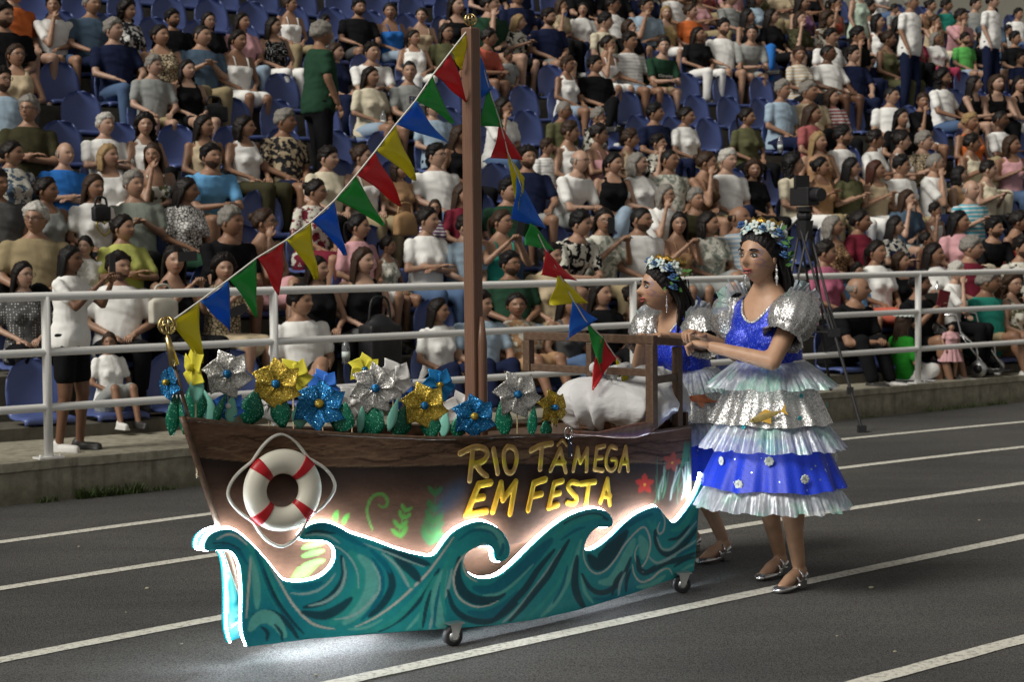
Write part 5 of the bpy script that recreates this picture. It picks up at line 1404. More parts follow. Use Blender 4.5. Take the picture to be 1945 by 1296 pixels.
pinwheel(806, 771, 43, GLIT['gold'], GLIT['blue'], 1, 6, 'gold glitter pinwheel just left of the mast', .1, .1, .3, [(754, 808, 46, 46, gr, .3), (820, 812, 44, 44, gr, -.1), (738, 795, 50, 22, mt, .3)])
pinwheel(900, 792, 41, GLIT['blue'], GLIT['gold'], 1, 6, 'blue glitter pinwheel directly in front of the mast', .15, .15, .15, [(842, 812, 40, 24, mt, .1), (868, 815, 38, 34, gr, .15)])
pinwheel(982, 750, 44, GLIT['silver'], GLIT['blue'], 1, 6, 'silver glitter pinwheel to the right of the mast', .25, .1, .4, [(960, 803, 54, 36, gr, -.1), (1009, 808, 46, 22, gr, .1)])
pinwheel(1049, 775, 34, GLIT['gold'], GLIT['blue'], 1, 6, 'small gold pinwheel beside the wicker basket', .7, .1, .2, [(1038, 818, 26, 26, gr, .0)])
pinwheel(370, 698, 40, FOAM['yellow'], FOAM['yellow'], -.2, 5, 'plain yellow foam pinwheel behind the bow', -.9, .0, .3, [(371, 740, 50, 34, mt, .1)])
pinwheel(556, 716, 36, FOAM['yellow'], GLIT['blue'], -.35, 6, 'plain yellow pinwheel behind the gold one above the life ring', .3, .1, .5)
pinwheel(612, 733, 32, FOAM['sky'], GLIT['gold'], -.35, 6, 'plain blue foam pinwheel behind the big blue one', .2, .2, .3)
pinwheel(692, 702, 30, FOAM['yellow'], GLIT['blue'], -.45, 6, 'plain yellow pinwheel peeping out behind the middle silver one', .2, .1, .1)
pinwheel(746, 722, 40, FOAM['white'], FOAM['white'], -.3, 6, 'plain white pinwheel right behind the middle silver one', .5, .1, .3)
pinwheel(756, 742, 34, FOAM['sky'], GLIT['gold'], -.5, 6, 'plain blue pinwheel right of the white one', .6, .1, .0)
pinwheel(832, 732, 33, FOAM['cyan'], GLIT['gold'], -.35, 6, 'shiny blue foil pinwheel left of the mast', .5, .1, .5)
pinwheel(510, 766, 36, FOAM['white'], FOAM['white'], -.25, 6, 'plain white pinwheel low behind the gold one', .2, .1, .3)
pinwheel(874, 778, 34, FOAM['white'], FOAM['white'], -.2, 6, 'plain white pinwheel low left of the mast foot', .3, .1, .2)
pinwheel(434, 772, 30, FOAM['sky'], FOAM['white'], -.25, 6, 'plain blue pinwheel low behind the nearest silver one', .1, .1, .2)
pinwheel(668, 765, 34, FOAM['white'], FOAM['white'], -.4, 5, 'pale white pinwheel between the blue and middle silver ones', .6, .1, .6)

# life rings
RWHITE = simple('ring_white', (.74, .71, .60), .38, 0, .05, 12); RRED = simple('ring_red', (.45, .012, .018), .4, 0, .08, 20)
def life_ring(side, label):
    s_, z = surf(531, 930, whull); c = sp(s_, z, whull, .034, side); d1 = sp(s_+.06, z, whull, .034, side)-sp(s_-.06, z, whull, .034, side); tx = d1/np.linalg.norm(d1); up = np.array([0, 0, 1.]); n = np.cross(tx, up)*side
    t = thing('life_ring', label, 'life ring', c, 0, 'life rings on the bow')
    RM, rr, rd = .112, .0475, .030; N, K = 96, 14
    def pt(a, b, e=0): r = RM+(rr+e)*math.cos(b); return (math.cos(a)*tx+math.sin(a)*up)*r+n*(rd+e)*math.sin(b)
    bands = [math.pi/4+k*math.pi/2 for k in range(4)]
    mb = MB(); mb.rings([[pt(2*math.pi*i/N, 2*math.pi*j/K) for j in range(K)] for i in range(N+1)], cap=False); build(mb, 'ring', RWHITE, t)
    for b0 in bands:
        mb = MB(); mb.rings([[pt(a, 2*math.pi*j/K, .0018) for j in range(K)] for a in np.linspace(b0-.155, b0+.155, 9)]); build(mb, 'band', RRED, t)
    P = []
    for i in range(160):
        a = 2*math.pi*i/160; r = RM+rr+.004+.034*(1-math.sqrt(abs(math.sin(2*a))**2+.03))+.026*abs(math.cos(2*a))**1.4+.003*math.sin(a*3+1); P.append((math.cos(a)*tx+math.sin(a)*up)*r+n*(.004*math.sin(a*4)-.012))
    mb = MB(); mb.tube(P, .0052, 7, closed=True)
    for h in range(2):                                           # twisted lay of the rope
        Q = [];
        for i in range(0, 1600):
            f = i/1600*160; i0 = int(f) % 160; k = f-int(f); p = P[i0]*(1-k)+P[(i0+1) % 160]*k; tg = P[(i0+1) % 160]-P[i0]; tg /= np.linalg.norm(tg)+1e-9
            sd2 = np.cross(tg, n); an = i*.55+h*math.pi; Q.append(p+.0042*(math.cos(an)*sd2+math.sin(an)*n))
        mb.tube(Q, .0030, 5, closed=True)
    build(mb, 'rope', ROPE, t)
life_ring(1, 'white life ring with four red bands and rope on the near bow')
life_ring(-1, 'white life ring half hidden on the far side of the bow')

# white cloth bundle in a wicker basket, paddle
def mat_sheet():
    t = NT('white_sheet'); c = t.coord('Object'); t.set(t.mix(t.noise(c, 5, 3), (.60, .60, .61), (.70, .70, .70)), .8, 0, .2, **{'Sheen Weight': .2}); t.bump(t.noise(t.coord('Object', (1, 1, 2.2)), 14, 4, .6), .55, .012); return t.mat
SHEET = mat_sheet(); wc_ = .06
sB, zB = surf(1180, 790, lambda s, z: wc_); cB = bp(sB, wc_, 0)
t = thing('cloth_bundle', 'knotted white cloth bundle piled at the stern', 'bundle', cB+[0, 0, .75])
mb = MB(); mb.ell(cB+[0, 0, .855], (.32, .27, .130), 30, rotz(-.2), lat=16); mb.ell(cB+np.array([.12, .0, .90]), (.19, .21, .105), 24, lat=12); mb.ell(cB+np.array([-.15, -.03, .87]), (.16, .2, .12), 24, lat=12)
for k in range(4):
    a = k*1.6; mb.tube(catmull([cB+np.array([-.05+.05*math.cos(a), -.06+.03*math.sin(a), 1.0]), cB+np.array([-.05+.09*math.cos(a+.5), -.06+.06*math.sin(a+.5), 1.035]), cB+np.array([-.05+.07*math.cos(a+1.6), -.06+.05*math.sin(a+1.6), 1.01])], 5), [.022]*11, 8)
for k in range(5):
    a = -.4+k*.25; mb.tube(catmull([cB+np.array([.06, -.05, .995]), cB+np.array([.12+.03*k, -.08+.05*k, 1.03-.01*k]), cB+np.array([.20+.02*k, -.06+.06*k, .985-.02*k])], 5), [.02]*11, 8)
me = remesh(mb, .0085, 2, 'cloth'); V = mverts(me)-(cB+[0, 0, .75]); c0 = np.array([-.05, -.06, .27])
for i in range(len(V)):
    d = V[i]-c0; an = math.atan2(d[1], d[0]); L = np.linalg.norm(d); k = min(1, L/.2)
    f = math.sin(an*9+3*mnoise.noise((an, L*6, 0))*2.6)*.019*k+mnoise.noise(tuple(V[i]*8))*.014+mnoise.noise(tuple(V[i]*19+5))*.008+mnoise.noise(tuple(V[i]*34))*.005; V[i] = V[i]+d/(L+1e-6)*f
setverts(me, V); me.materials.append(SHEET); link('cloth', me, t)
WICK = mat_wood('wicker', (.11, .045, .02), (.20, .09, .04), .5, (20, 20, 20))
t = thing('wicker_basket', 'dark brown wicker basket under the white bundle', 'basket', cB+[0, 0, .745])
for k in range(9):
    mb = MB(); z = .012+k*.011; ra, rb = .22+.004*k, .18+.004*k
    for ph in (0, math.pi):
        mb.tube([(rz_*math.cos(a), rz2*math.sin(a), z+.004*math.cos(a*22+ph+k*math.pi)) for a, rz_, rz2 in ((a, ra+.006*math.sin(a*22+ph+k*math.pi), rb+.006*math.sin(a*22+ph+k*math.pi)) for a in np.linspace(0, 6.2832, 177)[:-1])], .006, 5, closed=True)
    build(mb, 'wicker_row', WICK, t)
mb = MB(); mb.tube([(.262*math.cos(a), .222*math.sin(a), .115) for a in np.linspace(0, 6.2832, 60)[:-1]], .012, 8, closed=True); build(mb, 'rim', WICK, t)
PADW = mat_wood('dark_varnish', (.13, .060, .042), (.20, .098, .068), .25, (3, 3, 12), .1)
wfp = lambda s, z: whull(s, z)+.026
pts = [(1083, 822, 8), (1110, 824, 8), (1135, 825, 9), (1155, 824, 15), (1180, 822, 23), (1210, 818, 28), (1230, 814, 24), (1241, 812, 12)]
P = [sp(*surf(u, v, wfp), wfp, 0) for u, v, w in pts]; t = thing('paddle', 'dark varnished wooden paddle laid along the stern gunwale', 'paddle', P[0])
mb = MB(); R = []
for i, p in enumerate(P):
    h = pts[i][2]/410/2; tg = P[min(i+1, 7)]-P[max(i-1, 0)]; tg /= np.linalg.norm(tg); upv = np.array([0, 0, 1.]); nn_ = np.cross(tg, upv); nn_ /= np.linalg.norm(nn_); th_ = .012 if i < 3 else .010
    R.append([p+upv*h*math.cos(a)+nn_*th_*math.sin(a) for a in np.linspace(0, 6.2832, 13)[:-1]])
mb.rings(R); build(mb, 'blade', PADW, t, P[0])
mb = MB(); c = P[0]+np.array([-.008, -.01, .0]); mb.tube([c+np.array([.024*math.cos(a)*.7, .02*math.cos(a)*.2, .024*math.sin(a)]) for a in np.linspace(0, 6.2832, 25)[:-1]], .003, 6, closed=True); build(mb, 'ring', CHROME, t, P[0])
mb = MB(); q = [sp(*surf(u, v, whull), whull, .005) for u, v in ((1081, 832), (1082, 868))]; mb.beam(q[0], q[1], .028, .004, up=tuple(LN)); build(mb, 'strap', BLACK, t, P[0], smooth=False)
for q2 in ((1082, 841), (1083, 864)):
    mb = MB(); p = sp(*surf(*q2, whull), whull, .008); mb.ell(p, (.004, .004, .004), 8, lat=5); build(mb, 'screw', CHROME, t, P[0])
# ================================================================== the two women pushing the boat
SEQ = mat_glitter('blue_sequin', (.010, .045, .62), (.004, .014, .30), .35, 300, .25); SILV = mat_glitter('silver_lame', (.72, .71, .69), (.30, .30, .31), .55, 260, .8)
def mat_seqdots():
    t = NT('blue_sequin_net'); c = t.coord('Object'); v = t.n('TexVoronoi'); v.inputs['Scale'].default_value = 95; v.inputs['Randomness'].default_value = .25; t.l(c, v.inputs['Vector'])
    hole = t.ramp(v.outputs['Distance'], [(.25, 0), (.33, 1)]); base = t.mix(hole, (.008, .03, .40), (.010, .045, .62))
    sp_ = t.vor(c, 38); star = t.ramp(sp_, [(0, 1), (.14, 1), (.18, 0)]); pick = t.n('SeparateColor'); vv = t.n('TexVoronoi'); vv.inputs['Scale'].default_value = 38; t.l(c, vv.inputs['Vector']); t.l(vv.outputs['Color'], pick.inputs[0])
    st_ = t.math('MULTIPLY', star, t.ramp(pick.outputs[0], [(.55, 0), (.6, 1)])); t.set(t.mix(st_, base, (.45, .62, .95)), t.math('SUBTRACT', .5, t.math('MULTIPLY', st_, .3)), st_, .5); t.bump(hole, .2, .003); return t.mat
SEQD = mat_seqdots()
def mat_tulle():
    t = NT('iridescent_tulle'); c = t.coord('Object'); f = t.coord('Object', (26, 26, 1.2)); n = t.noise(f, 2.0, 3, .6); n2 = t.noise(c, 7, 2)
    lw = t.n('LayerWeight'); lw.inputs[0].default_value = .45
    colr = t.mix(t.ramp(n2, [(.50, 0), (.66, 1)]), (.62, .67, .78), (.40, .80, .68)); colr = t.mix(t.ramp(n, [(.4, 0), (.7, .6)]), colr, (.85, .90, .90))
    t.set(colr, .28, .12, .6, **{'Coat Weight': .3}); t.bump(n, .7, .006)
    tl = t.n('BsdfTranslucent'); t.l(colr, tl.inputs[0]); m1 = t.n('MixShader'); m1.inputs[0].default_value = .35; t.l(t.b.outputs[0], m1.inputs[1]); t.l(tl.outputs[0], m1.inputs[2])
    tr = t.n('BsdfTransparent'); m2 = t.n('MixShader'); t.l(t.ramp(n, [(.35, .42), (.7, .08)]), m2.inputs[0]); t.l(m1.outputs[0], m2.inputs[1]); t.l(tr.outputs[0], m2.inputs[2]); t.l(m2.outputs[0], t.t.nodes['Material Output'].inputs[0]); return t.mat
TUL = mat_tulle(); SHOES = simple('silver_shoe_leather', (.62, .61, .60), .2, .95, .06, 20); RHINE = mat_glitter('rhinestone_trim', (.85, .85, .85), (.35, .35, .36), 1.0, 500, .9)
EYEW = simple('eye_white', (.50, .47, .44), .3); IRIS = simple('iris', (.018, .010, .006), .15); PETW = simple('petal_white', (.58, .64, .60), .6, 0, .2, 60); PETB = simple('petal_blue', (.07, .16, .36), .6); PETL = simple('petal_pale_blue', (.38, .55, .60), .6)
GLEAF = simple('silk_leaf', (.06, .17, .035), .6); CROWNG = mat_glitter('crown_gold', (.75, .48, .12), (.35, .18, .03), .8, 300, .9); LIPS = simple('lipstick', (.36, .085, .075), .35); LASH = simple('lash', (.008, .006, .006), .6)
HEADW = head_mesh('f', 110, 84, True)
def face_paint(V, C, side):
    """party swirls round one eye and cheek"""
    for (pts, w, cc) in (([(.030, .030), (.046, .034), (.056, .022), (.050, .006), (.040, .010)], .0042, (.55, .75, 1.7)), ([(.036, -.012), (.052, -.006), (.060, -.020), (.048, -.032), (.038, -.024)], .0038, (.5, .55, 1.3)), ([(.026, .044), (.044, .050), (.060, .044)], .0035, (.9, 1.2, 1.9)), ([(.045, -.040), (.058, -.036), (.062, -.048)], .003, (.5, .6, 1.2))):
        P = catmull([np.array(p) for p in pts], 6)
        for i in range(len(V)):
            x, y, z = V[i]
            if y > .0 or x*side < 0: continue
            d = np.min(np.hypot(P[:, 0]-abs(x), P[:, 1]-z))
            if d < w: k = (1-d/w)**.6*.85; C[i] = C[i]*(1-k)+np.array(cc)*k
def ruffle(mb, zt, zb, rt, rb, amp, nf, seed, n=200, rows=9, hem=.006, ell=(1, .86), lean=0.0, flare=1.0, a0=0.0, a1=2*math.pi):
    r_ = random.Random(seed); ph = [r_.uniform(0, 6.28) for _ in range(6)]; R = []
    for i in range(rows+1):
        f = i/rows; row = []
        for j in range(n):
            a = a0+(a1-a0)*j/n
            w = math.sin(nf*a+ph[0]+1.5*math.sin(3*a+ph[1]))+.5*math.sin(nf*2.3*a+ph[2])+.35*math.sin(nf*.37*a+ph[3])
            r = rt+(rb-rt)*f**flare+amp*w*f**1.2; z = zt+(zb-zt)*f+hem*f*(math.sin(nf*.5*a+ph[4])+.6*math.sin(nf*a+ph[5]))
            row.append((r*ell[0]*math.cos(a), r*ell[1]*math.sin(a)+lean*(zt-z), z))
        R.append(row)
    mb.rings(R, cap=False)
def flower(mb, c, r, n=5, nrm=(0, -1, 0), m=0, cup=.35):
    nrm = np.asarray(nrm, float); nrm /= np.linalg.norm(nrm); a = np.cross(nrm, [0, 0, 1.]); a /= np.linalg.norm(a)+1e-9; b = np.cross(nrm, a); rot0 = np.stack([a, b, nrm], 1)
    for k in range(n):
        an = 2*math.pi*k/n; d = rot0@np.array([math.cos(an), math.sin(an), cup]); t = rot0@np.array([-math.sin(an), math.cos(an), 0]); q = np.cross(d, t)
        mb.ell(np.asarray(c)+d*r*.55, (r*.5, r*.42, r*.12), 8, np.stack([d/np.linalg.norm(d), t, q/np.linalg.norm(q)], 1), m=m, lat=5)
def rose(mb, c, r, nrm, m=0):
    for q in range(3): flower(mb, np.asarray(c)+np.asarray(nrm)*r*.25*q, r*(1-.25*q), 5, nrm, m, .3+.5*q)
def woman(root, rz, scale, feet, hands, elbows, headyaw, headpitch, label, head_off, lean, paint_side, seed):
    """feet, hands, elbows are world points; index 0 = her right, 1 = her left"""
    t = thing('person', label, 'person', root, rz, 'women in fish-festival dresses pushing the boat')
    Ri = rotz(-rz); loc = lambda P: Ri@(np.asarray(P, float)-np.asarray(root))
    k = scale; PZ = .765*k
    tor = lambda p: np.array([p[0]*k, p[1]*k, p[2]*k+PZ])
    L_ = lean
    def B(p): return tor(bend(np.array(p, float), L_))
    head = B((0, -.022, .722))+np.array(head_off)
    sh = {sx: B((sx*.165, .005, .505)) for sx in (-1, 1)}; wr = {}; el = {}
    for i, sx in enumerate((-1, 1)): wr[sx] = loc(hands[i]); el[sx] = loc(elbows[i])
    hp = {sx: np.array([sx*.09*k, 0, .80*k]) for sx in (-1, 1)}; an = {}; kn = {}
    for i, sx in enumerate((-1, 1)):
        f = loc(feet[i]); an[sx] = np.array([f[0], f[1]+.035, .125]); kn[sx] = hp[sx]*.46+an[sx]*.54+np.array([0, -.035, 0])
    mb = MB(); mb.rings([[np.array([p[0], p[1], p[2]]) for p in [tor(q) for q in ring]] for ring in torso_rings('f', .004, lean=L_)])
    for sx in (-1, 1):
        mb.ell(B((sx*.07, -.105, .372)), (.07*k, .045*k, .062*k), 14)
        mb.ell(sh[sx], (.05*k,)*3); mb.cap(sh[sx], el[sx], .050*k, .040*k, 14); mb.cap(el[sx], wr[sx], .041*k, .026*k, 14)
        mb.cap(hp[sx], kn[sx], .092*k, .058*k, 14); mb.cap(kn[sx], an[sx], .055*k, .033*k, 14)
        cm = kn[sx]*.70+an[sx]*.30+np.array([0, .02, 0]); mb.ell(cm, (.046*k, .048*k, .105*k), 14)
        mb.cap(an[sx]+[0, .02, -.04], an[sx]+[0, -.075, -.072], .031, .030, 12); mb.cap(an[sx]+[0, -.075, -.075], an[sx]+[0, -.135, -.10], .032, .022, 12)
    mb.cap(B((0, .012, .55)), head+[0, .015, -.05], .050*k, .043*k, 14)
    me = remesh(mb, .0085, 5, 'body'); V = list(mverts(me)); F = [tuple(p.vertices) for p in me.polygons]; bpy.data.meshes.remove(me)
    out = MB(); out.add(V, F); nb = len(out.v); R = rotz(headyaw)@rotx(headpitch); HV, HF, HCc = HEADW; HCc = HCc.copy(); HV2 = HV*k*1.07; face_paint(HV, HCc, paint_side)
    out.add((R@HV2.T).T+head, HF); hb = MB(); ears(hb); hv = np.array(hb.v)*k; out.add((R@hv.T).T+head, hb.f)
    for sx in (-1, 1): add_hand(out, wr[sx], el[sx], curl=1.25, sx=sx, segs=8, size=1.02*k)
    me = out.mesh('body', [SKIN]); C = np.ones((len(out.v), 3)); C[nb:nb+len(HCc)] = HCc; setcol(me, C); link('body', me, t, color=(.46, .275, .175))
    Mh = Matrix.Identity(4)
    for i in range(3):
        for j in range(3): Mh[i][j] = R[i, j]*k*1.07
        Mh[i][3] = head[i]
    def hobj(mb, nm, mat, parent=None, color=None):
        o = build(mb, nm, mat, parent or t, color=color); o.matrix_local = Mh; return o
    # eyes with lids and lashes, brows
    for sx in (-1, 1):
        mb = MB(); mb.ell((sx*.0300, -.0745, .0095), (.0125, .0105, .0085), 14, lat=10, m=0); mb.ell((sx*.0300+.001*headyaw, -.0825, .0095), (.0050, .0032, .0052), 12, m=1, lat=8)
        hobj(mb, 'eye', [EYEW, IRIS])
        mb = MB(); mb.tube([(sx*(.030+x), -.0845+abs(x)*.30+x*.16, .0165-abs(x)**2*26) for x in np.linspace(-.0145, .0155, 9)], [.0012, .0018, .0022, .0024, .0026, .0026, .0024, .0022, .0016], 6)
        mb.tube([(sx*(.030+x), -.0830+abs(x)*.30+x*.16, .0028+abs(x)**2*22) for x in np.linspace(-.011, .0135, 8)], .0010, 5); hobj(mb, 'eyelashes', LASH)
        mb = MB(); mb.tube([(sx*(.031+x), -.0885+abs(x)*.16+max(0, x)*.55, .0300+.004*math.cos(x*70)+x*.10-max(0, x-.008)*.4) for x in np.linspace(-.019, .022, 9)], [.0013, .0022, .0027, .0028, .0027, .0025, .0021, .0016, .0009], 6, flat=1.4); hobj(mb, 'eyebrow', LASH)
    mb = MB()                                                     # parted lips
    mb.tube([(x, -.0940+abs(x)*.40+.10*x*x*60, -.0495+abs(x)**2*4) for x in np.linspace(-.020, .020, 11)], [.0012, .003, .0042, .0046, .0042, .0038, .0042, .0046, .0042, .003, .0012], 8); mb.tube([(x, -.0925+abs(x)*.40+.10*x*x*60, -.0625+abs(x)**2*14) for x in np.linspace(-.018, .018, 11)], [.0012, .003, .0046, .0052, .0055, .0056, .0055, .0052, .0046, .003, .0012], 8); hobj(mb, 'lips', LIPS)
    mb = MB(); mb.ell((0, -.0930, -.0558), (.0135, .004, .0035), 12, lat=6); hobj(mb, 'mouth', LASH)
    # hair
    mb = MB(); nv = HV/np.linalg.norm(HV, axis=1)[:, None]; mask = np.array([face_hairline(*p, 'ponytail') for p in nv]); outp = HV.copy()
    for i in range(len(HV)):
        kk = max(0, min(1, mask[i]/.25+.2)); outp[i] = HV[i]+nv[i]*((.013*kk*(1+.35*math.sin(nv[i][0]*38+nv[i][1]*9)*.5+.3*mnoise.noise(tuple(nv[i]*8)))) if mask[i] > -.06 else -.006)
    mb.add(outp, [f for f in HF if max(mask[j] for j in f) > -.02]); r_ = random.Random(seed)
    for i in range(64):
        a = math.pi*r_.uniform(.0, 1.0); x, y = .066*math.cos(a), .080*math.sin(a)+.01; ll = -r_.uniform(.20, .34); wv = r_.uniform(.008, .02); ph = r_.uniform(0, 6); sp_ = r_.uniform(.8, 1.35)
        P = []
        for q in range(10):
            f = q/9; P.append((x*(1+.25*math.sin(f*3)*sp_)+wv*math.sin(ph+f*9)*f, y*(1+.35*f**.5)+.05*math.sin(f*2.4)*sp_+wv*math.cos(ph+f*9)*f, .05*(1-f)+ll*f))
        mb.tube(catmull(P, 3), list(np.linspace(.012, .0035, 28)), 6)
    for i in range(26):                                           # fine flyaway strands
        a = math.pi*r_.uniform(.0, 1.0); x, y = .07*math.cos(a), .085*math.sin(a)+.02; ll = -r_.uniform(.18, .38); ph = r_.uniform(0, 6)
        mb.tube(catmull([(x*1.2+.02*math.sin(ph+f*7)*f, y*1.35+.04*f+.02*math.cos(ph+f*7)*f, .04+(ll-.04)*f) for f in np.linspace(0, 1, 7)], 3), .0016, 4)
    hobj(mb, 'hair', HAIR, color=(.010, .008, .008))
    # floral crown
    cr = link('flower_crown', None, t); cr.matrix_local = Mh @ Matrix.Translation((0, .022, .022)) @ Matrix.Rotation(-.22, 4, 'X')
    def cobj(mb, nm, mat): o = build(mb, nm, mat, cr); return o
    mb = MB(); Rg = []
    for i in range(40):
        a = 2*math.pi*i/40; Rg.append([(.062*math.cos(a)*q, .078*math.sin(a)*q+.012, z) for q, z in ((1.0, .098), (1.06, .112+.004*math.sin(a*9)), (1.0, .128+.007*math.sin(a*9)), (.93, .113))])
    Rg.append(Rg[0]); mb.rings(Rg, cap=False); cobj(mb, 'gold_band', CROWNG)
    for i in range(15):
        a = -math.pi/2-1.5+3.3*i/14*1.0; d = np.array([math.cos(a), math.sin(a), .35]); c = np.array([.083*math.cos(a), .098*math.sin(a)+.008, .080+.014*math.sin(i*2.1)]); mb = MB(); flower(mb, c, .021+.006*r_.random(), 5, d, 0, .35); cobj(mb, 'blossom', PETW if i % 3 else PETL)
    for (x, y, z, r) in ((-.060, -.075, .085, .026), (.083, -.02, .060, .030), (.092, .01, .020, .032), (.094, .018, -.022, .026), (-.088, .0, .06, .03), (.05, -.085, .075, .018)):
        mb = MB(); rose(mb, (x, y, z), r, np.array([x, y*.6, .25])/np.linalg.norm([x, y*.6, .25])); cobj(mb, 'rose', PETB)
    for i in range(12):
        a = r_.uniform(-.5, .9); c = np.array([.096*math.cos(a), .085*math.sin(a)+.01, r_.uniform(-.05, .09)]); mb = MB(); d = np.array([math.cos(a), r_.uniform(-.5, .5), r_.uniform(-.6, .9)]); d /= np.linalg.norm(d)
        q = np.cross(d, [0, 1, .2]); q /= np.linalg.norm(q); mb.add([c, c+d*.02+q*.009, c+d*.045, c+d*.02-q*.009], [(0, 1, 2, 3)]); cobj(mb, 'leaf', GLEAF)
    for sx in (-1, 1):                                            # drop earrings
        mb = MB(); x = sx*.080
        for z, r in ((-.040, .004), (-.056, .008), (-.070, .0065), (-.086, .010), (-.102, .006), (-.114, .004)): mb.ell((x, .008, z), (r, r*.5, r*1.2), 8, lat=6)
        mb.tube([(x, .008, -.03), (x, .008, -.11)], .0012, 5); hobj(mb, 'earring', RHINE)
    # bodice with scooped neck
    mb = MB(); mb.rings([[tor(q) for q in ring] for ring in torso_rings('f', .013, .10, .565, L_)])
    for sx in (-1, 1): mb.ell(B((sx*.068, -.108, .372)), (.082*k, .052*k, .074*k), 14); mb.ell(B((sx*.135, .0, .50)), (.05*k, .06*k, .05*k), 12)
    me = remesh(mb, .009, 4, 'bodice'); bm = bmesh.new(); bm.from_mesh(me); dl = []
    sc0, sc1 = .462, .55
    def scoop(x, y):
        return sc0+(abs(x)/.088)**2*(sc1-sc0) if y < 0 else .50+(abs(x)/.088)**2*.06
    inv = lambda p: ((np.array(p)-[0, 0, PZ])/k)
    for f in bm.faces:
        c = inv(f.calc_center_median()); a = -L_*min(1, max(0, (c[2]-.08)/.30)); q = rotx(a)@(c-[0, 0, .08])+[0, 0, .08]
        if q[2] > scoop(q[0], q[1]) and abs(q[0]) < .12: dl.append(f)
    bmesh.ops.delete(bm, geom=dl, context='FACES'); bm.to_mesh(me); bm.free(); me.materials.append(SEQ); bo = link('bodice', me, t)
    mb = MB()
    def chest(x, z, y0): # outside of the bodice at this height
        return B((x, y0, z))
    P = []
    for x in np.linspace(-.088, .088, 25):
        z = sc0+(abs(x)/.088)**2*(sc1-sc0); zz = np.interp(z, [.38, .44, .50, .55], [-.150, -.124, -.098, -.050]); P.append(B((x, zz-.004+.05*abs(x), z)))
    mb.tube(P, .0065, 7); build(mb, 'neckline_trim', RHINE, bo)
    # waistband
    mb = MB(); wz = PZ+.275*k; mb.tube([(.152*k*math.cos(a), .122*k*math.sin(a)-.002, wz) for a in np.linspace(0, 6.283, 49)[:-1]], .008, 7, closed=True); build(mb, 'waistband', RHINE, t)
    # puffed sleeves and shoulder ruffles
    for sx in (-1, 1):
        d = el[sx]-sh[sx]; Ld = np.linalg.norm(d); d /= Ld; ax = np.array([sx, 0, 0.])-d*(d@np.array([sx, 0, 0.])); ax /= np.linalg.norm(ax); ay = np.cross(d, ax); R = []; c0 = sh[sx]+np.array([sx*.012, 0, .025])
        prof = [(-.045, .03), (-.03, .062), (.0, .088), (.045, .102), (.09, .105), (.125, .097), (.15, .080), (.162, .068), (.175, .080), (.198, .092)]
        for z, r in prof:
            R.append([c0+d*z*k+(ax*math.cos(a)+ay*math.sin(a))*k*(r*(1+.035*math.sin(a*13+z*20)+.03*math.sin(a*7+z*40+seed))+.004*math.sin(a*29)) for a in np.linspace(0, 6.2832, 65)[:-1]])
        mb = MB(); mb.rings(R, cap=False); so_ = build(mb, 'puff_sleeve', SILV, t)
        mb = MB(); Rr = []
        for f in np.linspace(0, 1, 7):
            row = []
            for q in range(70):
                a = math.pi*(-.10+1.2*q/69); base = sh[sx]+np.array([-sx*.015, .085*k*math.cos(a), .02+.055*k*math.sin(a)])
                o_ = np.array([sx*.5, .55*math.cos(a), .75*math.sin(a)]); o_ /= np.linalg.norm(o_); row.append(base+o_*f*.056*k*(1+.15*math.sin(q*.5))+np.array([.010*math.sin(q*1.1), .008*math.cos(q*.9), .012*math.sin(q*.8+1)])*f)
            Rr.append(row)
        mb.rings(Rr, closed=False, cap=False); build(mb, 'shoulder_ruffle', TUL, so_)
    # tiers of the skirt
    T_ = [('silver_tier', SILV, .965, .765, .19, .282, .014, 11, 1.0), ('blue_tier', SEQD, .71, .485, .235, .336, .012, 12, 1.0), ('hem_ruffle', TUL, .505, .392, .288, .358, .012, 34, .8), ('lower_ruffle', TUL, .81, .655, .215, .330, .013, 30, .9), ('waist_ruffle', TUL, 1.045, .925, .150, .290, .017, 26, .85)]
    tiers = {}
    for nm, mat, zt_, zb_, rt, rb, am, nf, fl in T_:
        mb = MB(); ruffle(mb, zt_*k*1.0, zb_*k, rt*k, rb*k, am, nf, seed*5+len(nm), hem=.005, flare=fl, n=360 if nf > 20 else 200, lean=.0); o = build(mb, nm, mat, t); tiers[nm] = o
        if mat is TUL:
            mb = MB(); r_2 = random.Random(seed*5+len(nm)); 
    # appliques are placed where the photo shows them
    def skirt_pt(u, v, rt, rb, zt_, zb_, push=.012):
        q = Ri@ray(u, v); c = loc(CAMP); r = rb
        for it in range(8):
            A = q[0]**2+(q[1]/.86)**2; Bq = 2*(c[0]*q[0]+c[1]*q[1]/.86**2); Cq = c[0]**2+(c[1]/.86)**2-(r*k+push)**2; D = max(0, Bq*Bq-4*A*Cq); kk = (-Bq-math.sqrt(D))/(2*A); p = c+q*kk
            f = min(1, max(0, (zt_*k-p[2])/((zt_-zb_)*k))); r = rt+(rb-rt)*f
        return p, np.array([p[0], p[1], 0])/np.linalg.norm(p[:2])
    t['_'] = 0; del t['_']
    # shoes
    for i, sx in enumerate((-1, 1)):
        a = an[sx]; mb = MB(); R = []
        for y, z0, w, h in ((.050, .045, .012, .014), (.045, .045, .028, .040), (.02, .044, .036, .040), (-.02, .030, .037, .026), (-.06, .012, .041, .022), (-.10, .004, .045, .034), (-.14, .002, .041, .036), (-.165, .003, .030, .028), (-.178, .006, .012, .014)):
            R.append([(a[0]+w*math.cos(b), a[1]+y, z0+max(0, h*.5+h*.5*math.sin(b)*(1.0))) for b in np.linspace(0, 6.2832, 17)[:-1]])
        mb.rings(R); me = remesh(mb, .006, 2, 'shoe'); me.materials.append(SHOES); s_ = link('shoe', me, t)
